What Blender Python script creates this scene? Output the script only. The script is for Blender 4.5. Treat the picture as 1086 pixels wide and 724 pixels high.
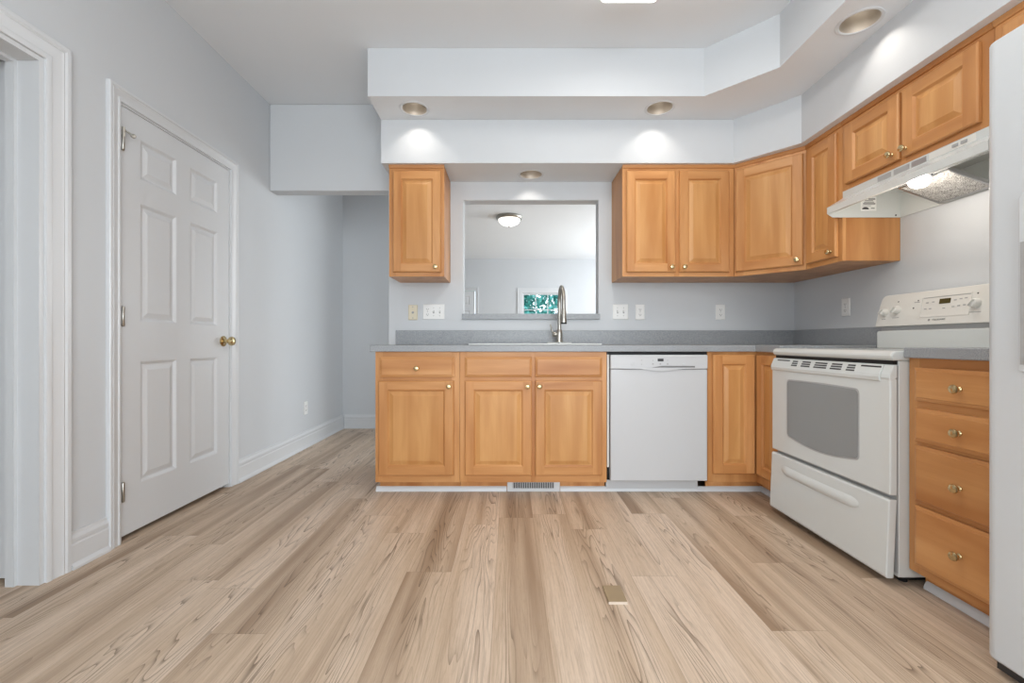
import bpy, bmesh, math, random
from mathutils import Vector, Matrix
R = math.radians
random.seed(7)
S = bpy.context.scene
for o in list(bpy.data.objects):
    bpy.data.objects.remove(o)
COL = S.collection

# ------------------------------------------------------------------ camera
EYE = 0.94
cam_d = bpy.data.cameras.new('camera')
cam = bpy.data.objects.new('camera', cam_d)
COL.objects.link(cam)
cam.location = (0, 0, EYE)
cam.rotation_euler = (R(90), 0, 0)
cam_d.sensor_width = 36.0
cam_d.sensor_fit = 'HORIZONTAL'
cam_d.lens = 465.0 / 1086.0 * 36.0
cam_d.shift_x = (543 - 540) / 1086.0
cam_d.shift_y = -(362 - 362.5) / 1086.0
cam_d.clip_start = 0.05
S.camera = cam

# ------------------------------------------------------------------ world and light
S.view_settings.view_transform = 'Standard'
S.view_settings.look = 'None'
S.view_settings.gamma = 1.0
S.view_settings.use_curve_mapping = False
S.view_settings.exposure = 0.0
W = bpy.data.worlds.new('sky')
S.world = W
W.use_nodes = True
bg = W.node_tree.nodes['Background']
bg.inputs[0].default_value = (0.80, 0.90, 1.0, 1)
bg.inputs[1].default_value = 2.6


def area(name, loc, rot, sx, sy, power, color=(1, 1, 1), spread=180):
    d = bpy.data.lights.new(name, 'AREA')
    d.shape = 'RECTANGLE'
    d.size, d.size_y = sx, sy
    d.energy = power
    d.color = color
    d.spread = R(spread)
    o = bpy.data.objects.new(name, d)
    o.location = loc
    o.rotation_euler = rot
    COL.objects.link(o)
    return o


area('side_window_fill', (-1.80, -1.5, 1.35), (0, R(-90), 0), 1.6, 1.5, 42, (0.91, 0.965, 1.0))  # fill added at an unseen side window, brightens the right-hand run
# fill added at unseen windows behind the camera and in the living room; hall daylight
area('rear_window_fill', (0.75, -2.62, 1.35), (R(90), 0, 0), 2.5, 2.0, 94, (0.91, 0.965, 1.0))
area('living_window_fill', (3.595, 7.3, 1.45), (0, R(90), 0), 1.9, 2.6, 138, (0.92, 0.97, 1.0))
area('passage_window_fill', (3.595, 4.12, 1.45), (0, R(90), 0), 1.9, 1.0, 11, (0.92, 0.97, 1.0))  # added to brighten the passage from an unseen window
area('daylight_hall', (-3.6, 0.6, 1.5), (0, R(-90), 0), 1.6, 1.6, 2.2, (0.94, 0.98, 1.0))
CAN_W = 6.0
FIX_E = 3.0
FIX_W = 10.0

# ------------------------------------------------------------------ materials
def lin(r, g, b):
    f = lambda c: (c / 255 / 12.92) if c / 255 <= 0.04045 else ((c / 255 + 0.055) / 1.055) ** 2.4
    return (f(r), f(g), f(b), 1)


class NT:
    def __init__(self, name):
        self.m = bpy.data.materials.new(name)
        self.m.use_nodes = True
        self.t = self.m.node_tree
        self.b = self.t.nodes['Principled BSDF']

    def n(self, typ, **kw):
        nd = self.t.nodes.new(typ)
        for k, v in kw.items():
            if k.startswith('i_'):
                key = k[2:]
                key = int(key) if key.isdigit() else key
                s = nd.inputs[key]
                if hasattr(v, 'is_output') or isinstance(v, bpy.types.NodeSocket):
                    self.t.links.new(v, s)
                else:
                    s.default_value = v
            else:
                setattr(nd, k, v)
        return nd

    def math(self, op, a, b=None, c=None, clamp=False):
        nd = self.t.nodes.new('ShaderNodeMath')
        nd.operation = op
        nd.use_clamp = clamp
        for i, v in enumerate((a, b, c)):
            if v is None:
                continue
            if isinstance(v, bpy.types.NodeSocket):
                self.t.links.new(v, nd.inputs[i])
            else:
                nd.inputs[i].default_value = v
        return nd.outputs[0]

    def mix(self, f, a, b, mode='MIX'):
        nd = self.t.nodes.new('ShaderNodeMix')
        nd.data_type = 'RGBA'
        nd.blend_type = mode
        for s, v in ((nd.inputs[0], f), (nd.inputs[6], a), (nd.inputs[7], b)):
            if isinstance(v, bpy.types.NodeSocket):
                self.t.links.new(v, s)
            else:
                s.default_value = v
        return nd.outputs[2]

    def ramp(self, f, stops):
        nd = self.t.nodes.new('ShaderNodeValToRGB')
        self.t.links.new(f, nd.inputs[0])
        e = nd.color_ramp.elements
        while len(e) < len(stops):
            e.new(0.5)
        for el, (p, c) in zip(e, stops):
            el.position = p
            el.color = c if len(c) == 4 else (*c, 1)
        return nd.outputs[0]

    def link(self, a, b):
        self.t.links.new(a, b)

    def set(self, **kw):
        for k, v in kw.items():
            self.b.inputs[k.replace('_', ' ')].default_value = v


def plain(name, col, rough=0.5, metal=0.0, noise=0.0, nscale=40, bump=0.0, spec=0.5, coat=0.0):
    """A paint, plastic or metal with a slight mottle of its own."""
    k = NT(name)
    tc = k.n('ShaderNodeTexCoord')
    nz = k.n('ShaderNodeTexNoise', i_Vector=tc.outputs['Object'], i_Scale=float(nscale), i_Detail=3.0)
    c2 = tuple(c * (1 - noise) for c in col[:3]) + (1,)
    k.link(k.mix(nz.outputs[0], col, c2), k.b.inputs['Base Color'])
    k.set(Roughness=rough, Metallic=metal)
    k.b.inputs['Specular IOR Level'].default_value = spec
    k.b.inputs['Coat Weight'].default_value = coat
    if bump:
        bp = k.n('ShaderNodeBump', i_Strength=bump, i_Distance=0.002, i_Height=nz.outputs[0])
        k.link(bp.outputs[0], k.b.inputs['Normal'])
    return k.m


def emit(name, col, strength):
    k = NT(name)
    k.set(Base_Color=(0.9, 0.9, 0.88, 1), Roughness=0.4)
    k.b.inputs['Emission Color'].default_value = col
    k.b.inputs['Emission Strength'].default_value = strength
    return k.m


def wood(name, vertical=True, tones=None):
    """Honey maple: long soft streaks, fine pores, faint cathedral bands."""
    light, mid_tone, deep = tones or (WOOD_L, WOOD_M, WOOD_D)
    k = NT(name)
    tc = k.n('ShaderNodeTexCoord')
    oi = k.n('ShaderNodeObjectInfo')
    off = k.n('ShaderNodeVectorMath', operation='SCALE')
    k.link(oi.outputs['Random'], off.inputs[3])
    off.inputs[0].default_value = (13.7, 7.1, 9.3)
    ad = k.n('ShaderNodeVectorMath', operation='ADD')
    k.link(tc.outputs['Object'], ad.inputs[0])
    k.link(off.outputs[0], ad.inputs[1])

    def stretched(a, c):
        mp = k.n('ShaderNodeMapping', i_Vector=ad.outputs[0])
        mp.inputs['Scale'].default_value = (a, a, c) if vertical else (c, a, a)
        return mp.outputs[0]
    broad = k.n('ShaderNodeTexNoise', i_Vector=stretched(9, 1.1), i_Scale=1.0, i_Detail=2.0, i_Distortion=0.4)
    mid = k.n('ShaderNodeTexNoise', i_Vector=stretched(45, 2.2), i_Scale=1.0, i_Detail=3.0)
    fine = k.n('ShaderNodeTexNoise', i_Vector=stretched(260, 9), i_Scale=1.0, i_Detail=2.0)
    cath = k.math('SINE', k.math('MULTIPLY', k.n('ShaderNodeTexNoise', i_Vector=stretched(5, 0.9), i_Scale=1.0, i_Detail=1.0).outputs[0], 70))
    base = k.ramp(broad.outputs[0], [(0.25, deep), (0.55, mid_tone), (0.78, light)])
    f = k.math('ADD', k.math('MULTIPLY', mid.outputs[0], 0.6), k.math('MULTIPLY', fine.outputs[0], 0.4))
    col = k.mix(k.math('MULTIPLY', k.math('SUBTRACT', f, 0.42, clamp=True), 1.0, clamp=True), base, deep)
    col = k.mix(k.math('MULTIPLY', k.math('ADD', cath, 0.0, clamp=True), 0.10), col, deep)
    hsv = k.n('ShaderNodeHueSaturation', i_Color=col)
    k.link(k.math('ADD', k.math('MULTIPLY', oi.outputs['Random'], 0.10), 0.95), hsv.inputs['Value'])
    k.link(hsv.outputs[0], k.b.inputs['Base Color'])
    k.set(Roughness=0.36)
    k.b.inputs['Specular IOR Level'].default_value = 0.4
    bp = k.n('ShaderNodeBump', i_Strength=0.06, i_Distance=0.001, i_Height=fine.outputs[0])
    k.link(bp.outputs[0], k.b.inputs['Normal'])
    return k.m


def floor_mat():
    """Greige oak vinyl planks running away from the camera, with cathedral grain."""
    k = NT('oak_plank_floor')
    geo = k.n('ShaderNodeNewGeometry')
    sp = k.n('ShaderNodeSeparateXYZ', i_0=geo.outputs['Position'])
    X, Y = sp.outputs[0], sp.outputs[1]
    PW, PL = 0.182, 1.22
    u = k.math('DIVIDE', k.math('ADD', X, 0.055), PW)
    row = k.math('FLOOR', u)
    fu = k.math('FRACT', u)
    r1 = k.n('ShaderNodeTexWhiteNoise', noise_dimensions='1D')
    k.link(row, r1.inputs['W'])
    v = k.math('ADD', k.math('DIVIDE', Y, PL), k.math('MULTIPLY', r1.outputs[0], 7.0))
    idn = k.math('FLOOR', v)
    fv = k.math('FRACT', v)
    cb = k.n('ShaderNodeCombineXYZ', i_0=row, i_1=idn)
    rw = k.n('ShaderNodeTexWhiteNoise', noise_dimensions='2D')
    k.link(cb.outputs[0], rw.inputs['Vector'])
    rv = rw.outputs['Value']
    rc = k.n('ShaderNodeSeparateColor', i_0=rw.outputs['Color'])

    def vec(sx, sy, salt):
        c = k.n('ShaderNodeCombineXYZ')
        k.link(k.math('ADD', k.math('MULTIPLY', X, sx), k.math('MULTIPLY', rc.outputs[0], 37.0)), c.inputs[0])
        k.link(k.math('ADD', k.math('MULTIPLY', Y, sy), k.math('MULTIPLY', rc.outputs[1], 53.0)), c.inputs[1])
        k.link(k.math('ADD', k.math('MULTIPLY', rv, 91.0), salt), c.inputs[2])
        return c.outputs[0]
    warp = k.n('ShaderNodeTexNoise', i_Vector=vec(9.0, 0.62, 0.0), i_Scale=1.0, i_Detail=2.5, i_Roughness=0.45, i_Distortion=0.25)
    rings = k.math('MULTIPLY', warp.outputs[0], 26.0)
    saw = k.math('FRACT', rings)
    line = k.math('POWER', k.math('SUBTRACT', 1.0, saw), 5.0)             # sharp dark edge fading through the ring
    patch = k.n('ShaderNodeTexNoise', i_Vector=vec(8.0, 1.0, 5.0), i_Scale=1.0, i_Detail=1.0)
    amount = k.math('MULTIPLY', k.math('SUBTRACT', patch.outputs[0], 0.31, clamp=True), 4.5, clamp=True)
    cen = k.math('SUBTRACT', 1.0, k.math('ABSOLUTE', k.math('SUBTRACT', k.math('MULTIPLY', k.math('ADD', fu, k.math('MULTIPLY', k.math('SUBTRACT', rc.outputs[2], 0.5), 0.35)), 2.0), 1.0)))
    cen = k.math('MULTIPLY', k.math('SUBTRACT', cen, 0.12, clamp=True), 2.2, clamp=True)
    line = k.math('MULTIPLY', k.math('MULTIPLY', line, cen), amount)
    streak = k.n('ShaderNodeTexNoise', i_Vector=vec(190.0, 5.0, 9.0), i_Scale=1.0, i_Detail=4.0, i_Roughness=0.65)
    pores = k.n('ShaderNodeTexNoise', i_Vector=vec(420.0, 26.0, 2.0), i_Scale=1.0, i_Detail=1.0)
    broad = k.n('ShaderNodeTexNoise', i_Vector=vec(11.0, 0.45, 21.0), i_Scale=1.0, i_Detail=1.0)
    tone = k.math('ADD', k.math('MULTIPLY', k.math('SUBTRACT', broad.outputs[0], 0.5), 1.6), k.math('ADD', k.math('MULTIPLY', rv, 0.42), 0.32))
    col = k.ramp(tone, [(0.10, FLOOR_D), (0.48, FLOOR_M), (0.85, FLOOR_L)])
    col = k.mix(k.math('MULTIPLY', k.math('SUBTRACT', streak.outputs[0], 0.42, clamp=True), 1.7, clamp=True), col, FLOOR_D)
    col = k.mix(k.math('MULTIPLY', k.math('SUBTRACT', pores.outputs[0], 0.55, clamp=True), 1.3, clamp=True), col, FLOOR_D)
    col = k.mix(k.math('MULTIPLY', line, 0.80), col, FLOOR_X)
    # joints
    eu = k.math('MINIMUM', fu, k.math('SUBTRACT', 1.0, fu))
    ev = k.math('MINIMUM', fv, k.math('SUBTRACT', 1.0, fv))
    ju = k.math('LESS_THAN', eu, 0.0055)
    jv = k.math('LESS_THAN', ev, 0.0010)
    j = k.math('MAXIMUM', ju, jv)
    col = k.mix(k.math('MULTIPLY', j, 0.28), col, FLOOR_X)
    k.link(col, k.b.inputs['Base Color'])
    k.set(Roughness=0.42)
    k.b.inputs['Specular IOR Level'].default_value = 0.35
    h = k.math('SUBTRACT', k.math('MULTIPLY', streak.outputs[0], 0.3), k.math('ADD', j, k.math('MULTIPLY', line, 0.3)))
    bp = k.n('ShaderNodeBump', i_Strength=0.12, i_Distance=0.001, i_Height=h)
    k.link(bp.outputs[0], k.b.inputs['Normal'])
    return k.m


def laminate():
    k = NT('grey_speckled_laminate')
    tc = k.n('ShaderNodeTexCoord')
    a = k.n('ShaderNodeTexNoise', i_Vector=tc.outputs['Object'], i_Scale=330.0, i_Detail=2.0)
    b = k.n('ShaderNodeTexNoise', i_Vector=tc.outputs['Object'], i_Scale=120.0, i_Detail=2.0)
    c = k.ramp(a.outputs[0], [(0.30, lin(116, 119, 122)), (0.5, lin(152, 155, 158)), (0.72, lin(186, 189, 191))])
    c = k.mix(k.math('MULTIPLY', b.outputs[0], 0.35), c, lin(136, 141, 147))
    k.link(c, k.b.inputs['Base Color'])
    k.set(Roughness=0.35)
    return k.m


def mesh_filter():
    k = NT('aluminium_mesh')
    tc = k.n('ShaderNodeTexCoord')
    v = k.n('ShaderNodeTexVoronoi', i_Vector=tc.outputs['Object'], i_Scale=300.0)
    n = k.n('ShaderNodeTexNoise', i_Vector=tc.outputs['Object'], i_Scale=60.0, i_Detail=3.0)
    f = k.math('ADD', k.math('MULTIPLY', v.outputs[0], 0.9), k.math('MULTIPLY', n.outputs[0], 0.4))
    k.link(k.ramp(f, [(0.25, lin(240, 239, 236)), (0.6, lin(196, 194, 190)), (0.85, lin(112, 110, 106))]), k.b.inputs['Base Color'])
    k.set(Roughness=0.4, Metallic=0.35)
    bp = k.n('ShaderNodeBump', i_Strength=0.8, i_Distance=0.003, i_Height=v.outputs[0])
    k.link(bp.outputs[0], k.b.inputs['Normal'])
    return k.m


def glass(name, col=(1, 1, 1, 1)):
    k = NT(name)
    k.set(Base_Color=col, Roughness=0.02, IOR=1.02)
    k.b.inputs['Transmission Weight'].default_value = 1.0
    return k.m


def leaf_mat():
    k = NT('foliage_green')
    tc = k.n('ShaderNodeTexCoord')
    n = k.n('ShaderNodeTexNoise', i_Vector=tc.outputs['Object'], i_Scale=6.0, i_Detail=2.0)
    k.link(k.ramp(n.outputs[0], [(0.3, lin(48, 140, 136)), (0.7, lin(130, 210, 198))]), k.b.inputs['Base Color'])
    k.set(Roughness=0.5)
    return k.m


WOOD_L, WOOD_M, WOOD_D = lin(215, 161, 107), lin(203, 146, 91), lin(174, 113, 62)
FLOOR_L, FLOOR_M, FLOOR_D, FLOOR_X = lin(220, 199, 178), lin(205, 182, 158), lin(156, 131, 108), lin(96, 76, 58)
M = {}
M['wall'] = plain('wall_paint', lin(208, 211, 214), 0.6, noise=0.02, nscale=5, spec=0.3)
M['ceil'] = plain('ceiling_paint', lin(233, 236, 239), 0.8, noise=0.02, nscale=5, spec=0.2)
M['trim'] = plain('trim_white', lin(215, 217, 219), 0.32, noise=0.01)
M['door'] = plain('door_white', lin(214, 216, 218), 0.35, noise=0.01)
M['floor'] = floor_mat()
M['wp'] = wood('maple_panel', True, (lin(217, 166, 109), lin(208, 154, 96), lin(183, 124, 68)))
M['wv'] = wood('maple_vertical', True)
M['wh'] = wood('maple_horizontal', False)
M['brass'] = plain('polished_brass', lin(210, 190, 146), 0.24, 1.0, 0.08)
M['nickel'] = plain('satin_nickel', lin(176, 172, 164), 0.28, 1.0, 0.08)
M['lam'] = laminate()
M['app'] = plain('white_enamel', lin(213, 216, 214), 0.25, noise=0.01, coat=0.3)
M['bisque'] = plain('bisque_plastic', lin(224, 222, 216), 0.3, noise=0.02)
M['dw'] = plain('dishwasher_white', lin(199, 200, 202), 0.28, noise=0.01)
M['fridge'] = plain('refrigerator_white', lin(207, 211, 214), 0.3, noise=0.015)
M['black'] = plain('black_gap', lin(14, 14, 15), 0.6)
M['dark'] = plain('dark_grey_plastic', lin(52, 52, 54), 0.4)
M['pocket'] = plain('pocket_shade_plastic', lin(122, 122, 122), 0.4)
M['print'] = plain('pale_print', lin(150, 150, 148), 0.5)
M['grey'] = plain('grey_print', lin(168, 168, 168), 0.5)
M['window_grey'] = plain('oven_glass', lin(140, 141, 140), 0.14, noise=0.06, nscale=3, coat=0.4)
M['lcd'] = plain('display_glass', lin(72, 68, 40), 0.2)
M['plate'] = plain('wall_plate_white', lin(236, 236, 234), 0.35)
M['beige'] = plain('wall_plate_beige', lin(220, 210, 186), 0.4)
M['filter'] = mesh_filter()
M['can'] = plain('can_reflector', lin(190, 183, 174), 0.34, 0.85, 0.1)
M['bulb'] = emit('warm_bulb', (1.0, 0.93, 0.82, 1), 8.0)
M['hoodlens'] = emit('hood_lens', (1.0, 0.95, 0.88, 1), 6.0)
M['diff'] = emit('fixture_diffuser', (1.0, 0.98, 0.94, 1), FIX_E)
M['dome'] = emit('dome_glass', (1.0, 0.97, 0.92, 1), 1.4)
M['glass'] = glass('window_glass')
M['leaf'] = leaf_mat()
M['bark'] = plain('bark', lin(92, 74, 60), 0.9, noise=0.3, nscale=20)
M['lawn'] = plain('lawn', lin(110, 150, 110), 0.9, noise=0.3, nscale=3)
M['tan'] = plain('tan_plate', lin(164, 143, 112), 0.45, noise=0.12, nscale=25)
M['tanedge'] = plain('plate_edge', lin(220, 204, 188), 0.5)
M['steel'] = plain('steel', lin(176, 176, 178), 0.3, 1.0)


# ------------------------------------------------------------------ geometry helpers
class MB:
    def __init__(self, fr=None):
        self.bm = bmesh.new()
        self.mi = 0
        self.fr = fr or (lambda x, y, z: (x, y, z))

    def v(self, x, y, z):
        return self.bm.verts.new(self.fr(x, y, z))

    def f(self, vs, mi=None):
        try:
            fc = self.bm.faces.new(vs)
        except ValueError:
            return None
        fc.material_index = self.mi if mi is None else mi
        return fc

    def box(self, x0, x1, y0, y1, z0, z1, mi=None):
        p = [self.v(x, y, z) for z in (z0, z1) for y in (y0, y1) for x in (x0, x1)]
        for q in ((0, 2, 3, 1), (4, 5, 7, 6), (0, 1, 5, 4), (2, 6, 7, 3), (0, 4, 6, 2), (1, 3, 7, 5)):
            self.f([p[i] for i in q], mi)

    def prism(self, pts, axis, a, b, mi=None, shear=None):
        """pts: 2D outline; axis: the extruded axis. shear(p, t) -> extra offset along axis-free coords."""
        def mk(p, t):
            if axis == 'x':
                return self.v(t, p[0], p[1])
            if axis == 'y':
                return self.v(p[0], t, p[1])
            return self.v(p[0], p[1], t)
        A = [mk(p, a) for p in pts]
        B = [mk(p, b) for p in pts]
        n = len(pts)
        for i in range(n):
            self.f([A[i], A[(i + 1) % n], B[(i + 1) % n], B[i]], mi)
        self.f(A[::-1], mi)
        self.f(B, mi)

    def grid(self, us, vs, filled, lo, hi, axis, mi=None):
        """One connected slab made of the filled cells of a grid; axis = the thickness axis."""
        cache = {}

        def g(i, j, k):
            key = (i, j, k)
            if key not in cache:
                t = hi if k else lo
                u, w = us[i], vs[j]
                cache[key] = self.v(*{'x': (t, u, w), 'y': (u, t, w), 'z': (u, w, t)}[axis])
            return cache[key]
        nu, nv = len(us) - 1, len(vs) - 1
        F = lambda i, j: 0 <= i < nu and 0 <= j < nv and filled(i, j)
        for i in range(nu):
            for j in range(nv):
                if not F(i, j):
                    continue
                cm = mi(i, j) if callable(mi) else mi
                for k in (0, 1):
                    self.f([g(i, j, k), g(i + 1, j, k), g(i + 1, j + 1, k), g(i, j + 1, k)], cm)
                if not F(i - 1, j):
                    self.f([g(i, j, 0), g(i, j + 1, 0), g(i, j + 1, 1), g(i, j, 1)], cm)
                if not F(i + 1, j):
                    self.f([g(i + 1, j, 0), g(i + 1, j + 1, 0), g(i + 1, j + 1, 1), g(i + 1, j, 1)], cm)
                if not F(i, j - 1):
                    self.f([g(i, j, 0), g(i + 1, j, 0), g(i + 1, j, 1), g(i, j, 1)], cm)
                if not F(i, j + 1):
                    self.f([g(i, j + 1, 0), g(i + 1, j + 1, 0), g(i + 1, j + 1, 1), g(i, j + 1, 1)], cm)

    def lathe(self, prof, c, d=(0, 0, 1), n=24, mi=None, cap=True):
        """prof: (radius, distance along d) from c."""
        d = Vector(d).normalized()
        a = d.orthogonal().normalized()
        b = d.cross(a)
        c = Vector(c)
        rows = []
        for r, h in prof:
            if r < 1e-6:
                rows.append([self.v(*(c + d * h))])
            else:
                rows.append([self.v(*(c + d * h + (a * math.cos(2 * math.pi * i / n) + b * math.sin(2 * math.pi * i / n)) * r)) for i in range(n)])
        for A, B in zip(rows, rows[1:]):
            for i in range(n):
                j = (i + 1) % n
                if len(A) == 1 and len(B) == 1:
                    continue
                if len(A) == 1:
                    self.f([A[0], B[i], B[j]], mi)
                elif len(B) == 1:
                    self.f([A[i], A[j], B[0]], mi)
                else:
                    self.f([A[i], A[j], B[j], B[i]], mi)
        if cap:
            for r_ in (rows[0], rows[-1]):
                if len(r_) > 1:
                    self.f(r_, mi)

    def tube(self, path, rads, n=12, mi=None):
        pts = [Vector(p) for p in path]
        if not hasattr(rads, '__len__'):
            rads = [rads] * len(pts)
        rows = []
        ref = None
        for i, p in enumerate(pts):
            t = (pts[min(i + 1, len(pts) - 1)] - pts[max(i - 1, 0)]).normalized()
            if ref is None:
                ref = t.orthogonal().normalized()
            a = (ref - t * ref.dot(t)).normalized()
            ref = a
            b = t.cross(a)
            rows.append([self.v(*(p + (a * math.cos(2 * math.pi * q / n) + b * math.sin(2 * math.pi * q / n)) * rads[i])) for q in range(n)])
        for A, B in zip(rows, rows[1:]):
            for q in range(n):
                self.f([A[q], A[(q + 1) % n], B[(q + 1) % n], B[q]], mi)
        self.f(rows[0], mi)
        self.f(rows[-1], mi)

    def rings(self, x0, x1, z0, z1, rings, grain=None, close_back=True):
        """Nested rectangles on an x-z front: rings = [(inset, y)], the first at the back. grain(i, side) -> material index."""
        grain = grain or (lambda i, s: self.mi)
        rows = []
        for ins, y in rings:
            rows.append([self.v(x0 + ins, y, z0 + ins), self.v(x1 - ins, y, z0 + ins), self.v(x1 - ins, y, z1 - ins), self.v(x0 + ins, y, z1 - ins)])
        for i, (A, B) in enumerate(zip(rows, rows[1:])):
            for s in range(4):
                self.f([A[s], A[(s + 1) % 4], B[(s + 1) % 4], B[s]], grain(i, s))
        self.f(rows[-1], grain(len(rows), 1))
        if close_back:
            self.f(rows[0][::-1], grain(0, 1))

    def build(self, name, mats, parent=None, smooth=None, bevel=0.0, seg=2):
        bmesh.ops.remove_doubles(self.bm, verts=self.bm.verts, dist=1e-6)
        bmesh.ops.recalc_face_normals(self.bm, faces=self.bm.faces)
        me = bpy.data.meshes.new(name)
        self.bm.to_mesh(me)
        self.bm.free()
        for m in (mats if isinstance(mats, (list, tuple)) else [mats]):
            me.materials.append(M[m] if isinstance(m, str) else m)
        if smooth:
            for p in me.polygons:
                p.use_smooth = True
            me.set_sharp_from_angle(angle=R(smooth))
        o = bpy.data.objects.new(name, me)
        COL.objects.link(o)
        if parent:
            o.parent = parent
        if bevel:
            b = o.modifiers.new('edge', 'BEVEL')
            b.width = bevel
            b.segments = seg
            b.limit_method = 'ANGLE'
            b.angle_limit = R(40)
        return o


def thing(name, label, cat, loc=(0, 0, 0), rz=0.0, group=None):
    o = bpy.data.objects.new(name, None)
    o.empty_display_size = 0.1
    o.location = loc
    o.rotation_euler = (0, 0, rz)
    COL.objects.link(o)
    tag(o, label, cat, group)
    return o


def tag(o, label, cat, group=None):
    o['label'] = label
    o['category'] = cat
    if group:
        o['group'] = group
    return o


def struct(o):
    o['kind'] = 'structure'
    return o


def copy_tree(o, parent=None):
    c = o.copy()
    COL.objects.link(c)
    if parent:
        c.parent = parent
    for ch in list(o.children):
        copy_tree(ch, c)
    return c


def box_obj(name, b, mat, parent=None, bevel=0.0):
    m = MB()
    m.box(*b)
    return m.build(name, mat, parent, bevel=bevel)


# ------------------------------------------------------------------ dimensions of the room (metres, camera at the origin of X and Y)
HC = 2.74                    # ceiling
XL, XR = -1.815, 2.158       # side walls
YB, TB = 3.32, 0.11          # kitchen partition and its thickness
YE = 4.78                    # end wall of the passage
YF = 9.5                     # far wall of the living room
Y0 = -2.6                    # wall behind the camera
YBF, XBF = 2.71, 1.533       # faces of the base cabinets
YUF, XUF = 3.005, 1.838      # faces of the wall cabinets
ZU0, ZU1 = 1.388, 2.148      # wall cabinets
ZC = 0.920                   # counter top
RNG0, RNG1 = 2.442, 1.682    # range, far and near side

# ------------------------------------------------------------------ structure
m = MB(); m.box(-4.2, 4.2, Y0 - 0.1, YF + 0.1, -0.06, 0.0)
struct(m.build('floor', 'floor'))
m = MB(); m.box(-4.2, 4.2, Y0 - 0.1, YF + 0.1, HC, HC + 0.08)
struct(m.build('ceiling', 'ceil'))
# left wall: cased opening to the hall, closet door
DW0, DW1, DWZ = 0.80, 1.711, 2.045
DR0, DR1, DRZ = 2.040, 2.852, 2.060
us = [Y0, -2.3, -0.7, DW0, DW1, DR0, DR1, YE + 0.11]
vs = [0, 0.5, DWZ, DRZ, 2.2, HC]
m = MB(); m.grid(us, vs, lambda i, j: not ((i == 1 and 1 <= j <= 3) or (i == 3 and j <= 1) or (i == 5 and j <= 2)), XL - 0.125, XL, 'x')
struct(m.build('wall_left', 'wall'))
# kitchen partition with pass-through, and the header over the passage
PX0, PX1, PZ0, PZ1 = -0.347, 0.676, 1.113, 2.012
us = [XL + 0.0005, -0.914, PX0, PX1, 4.1]
vs = [0, PZ0, PZ1, 2.084, HC - 0.0005]
m = MB(); m.grid(us, vs, lambda i, j: not ((i == 0 and j <= 2) or (i == 2 and j == 1)), YB, YB + TB, 'y')
struct(m.build('wall_back', 'wall', bevel=0.006))
m = MB(); m.box(XR, XR + 0.12, Y0, YB - 0.0005, 0, HC - 0.0005)
struct(m.build('wall_right', 'wall'))
m = MB(); m.box(XL + 0.0005, -0.60, YE, YE + 0.11, 0, HC - 0.0005)
struct(m.build('wall_passage', 'wall'))
# wall behind the camera with a wide added window
us = [-4.1, -0.5, 2.0, 4.1]
vs = [0, 0.35, 2.35, HC - 0.0005]
m = MB(); m.grid(us, vs, lambda i, j: not (i == 1 and j == 1), Y0 - 0.12, Y0 - 0.0005, 'y')
struct(m.build('wall_front', 'wall'))
# hall beyond the opening
m = MB(); m.box(-4.1, -3.98, Y0, YF, 0, HC - 0.0005)
struct(m.build('wall_hall', 'wall'))
m = MB(); m.box(-3.979, XL - 0.126, 3.40, 3.50, 0, HC - 0.0005)
struct(m.build('wall_hall_end', 'wall'))
# living room: far wall with window and door, right wall with added windows
FWX0, FWX1, FWZ0, FWZ1 = 0.285, 1.135, 0.62, 2.00
FDX0, FDX1, FDZ = -1.56, -0.735, 2.05
us = [-3.979, FDX0, FDX1, FWX0, FWX1, 3.6]
vs = [0, FWZ0, FWZ1, FDZ, HC - 0.0005]
m = MB(); m.grid(us, vs, lambda i, j: not ((i == 1 and j <= 2) or (i == 3 and j == 1)), YF, YF + 0.12, 'y')
struct(m.build('wall_far', 'wall'))
us = [YB + TB + 0.0005, 3.62, 4.62, 6.0, 8.6, YF - 0.0005]
vs = [0, 0.5, 2.4, HC - 0.0005]
m = MB(); m.grid(us, vs, lambda i, j: not (i in (1, 3) and j == 1), 3.601, 3.72, 'x')
struct(m.build('wall_living', 'wall'))

# window frames; all but the far-wall one are unseen, added for the fill
def frame_window(name, w, z0, z1, cols, rows, fr, casing=0.09, bar=0.018):
    """Sash frame, muntins, pane and casing in local x (0..w), y depth, z."""
    f = MB(fr)
    f.grid([-casing, 0, w, w + casing], [z0 - casing, z0, z1, z1 + casing], lambda i, j: not (i == 1 and j == 1), -0.018, 0.0, 'y')
    root = struct(f.build(name, 'trim', bevel=0.003))
    g = MB(fr)
    e = 0.035
    g.grid([0.001, e, w - e, w - 0.001], [z0 + 0.001, z0 + e, z1 - e, z1 - 0.001], lambda i, j: not (i == 1 and j == 1), 0.03, 0.08, 'y')
    for c in range(1, cols):
        x = e + (w - 2 * e) * c / cols
        g.box(x - bar / 2, x + bar / 2, 0.045, 0.065, z0 + e, z1 - e)
    for r in range(1, rows):
        z = z0 + e + (z1 - z0 - 2 * e) * r / rows
        g.box(e, w - e, 0.046, 0.064, z - bar / 2, z + bar / 2)
    g.build('sash', 'trim', root)
    p = MB(fr)
    p.box(e, w - e, 0.053, 0.057, z0 + e, z1 - e)
    p.build('pane', 'glass', root)
    return root


frame_window('window_1', FWX1 - FWX0, FWZ0, FWZ1, 3, 4, lambda x, y, z: (FWX0 + x, YF + y, z), casing=0.11)
frame_window('added_window_2', 2.5, 0.35, 2.35, 3, 1, lambda x, y, z: (2.0 - x, Y0 - y, z))
frame_window('added_window_3', 2.6, 0.5, 2.4, 3, 1, lambda x, y, z: (3.601 + y, 6.0 + x, z))

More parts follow.
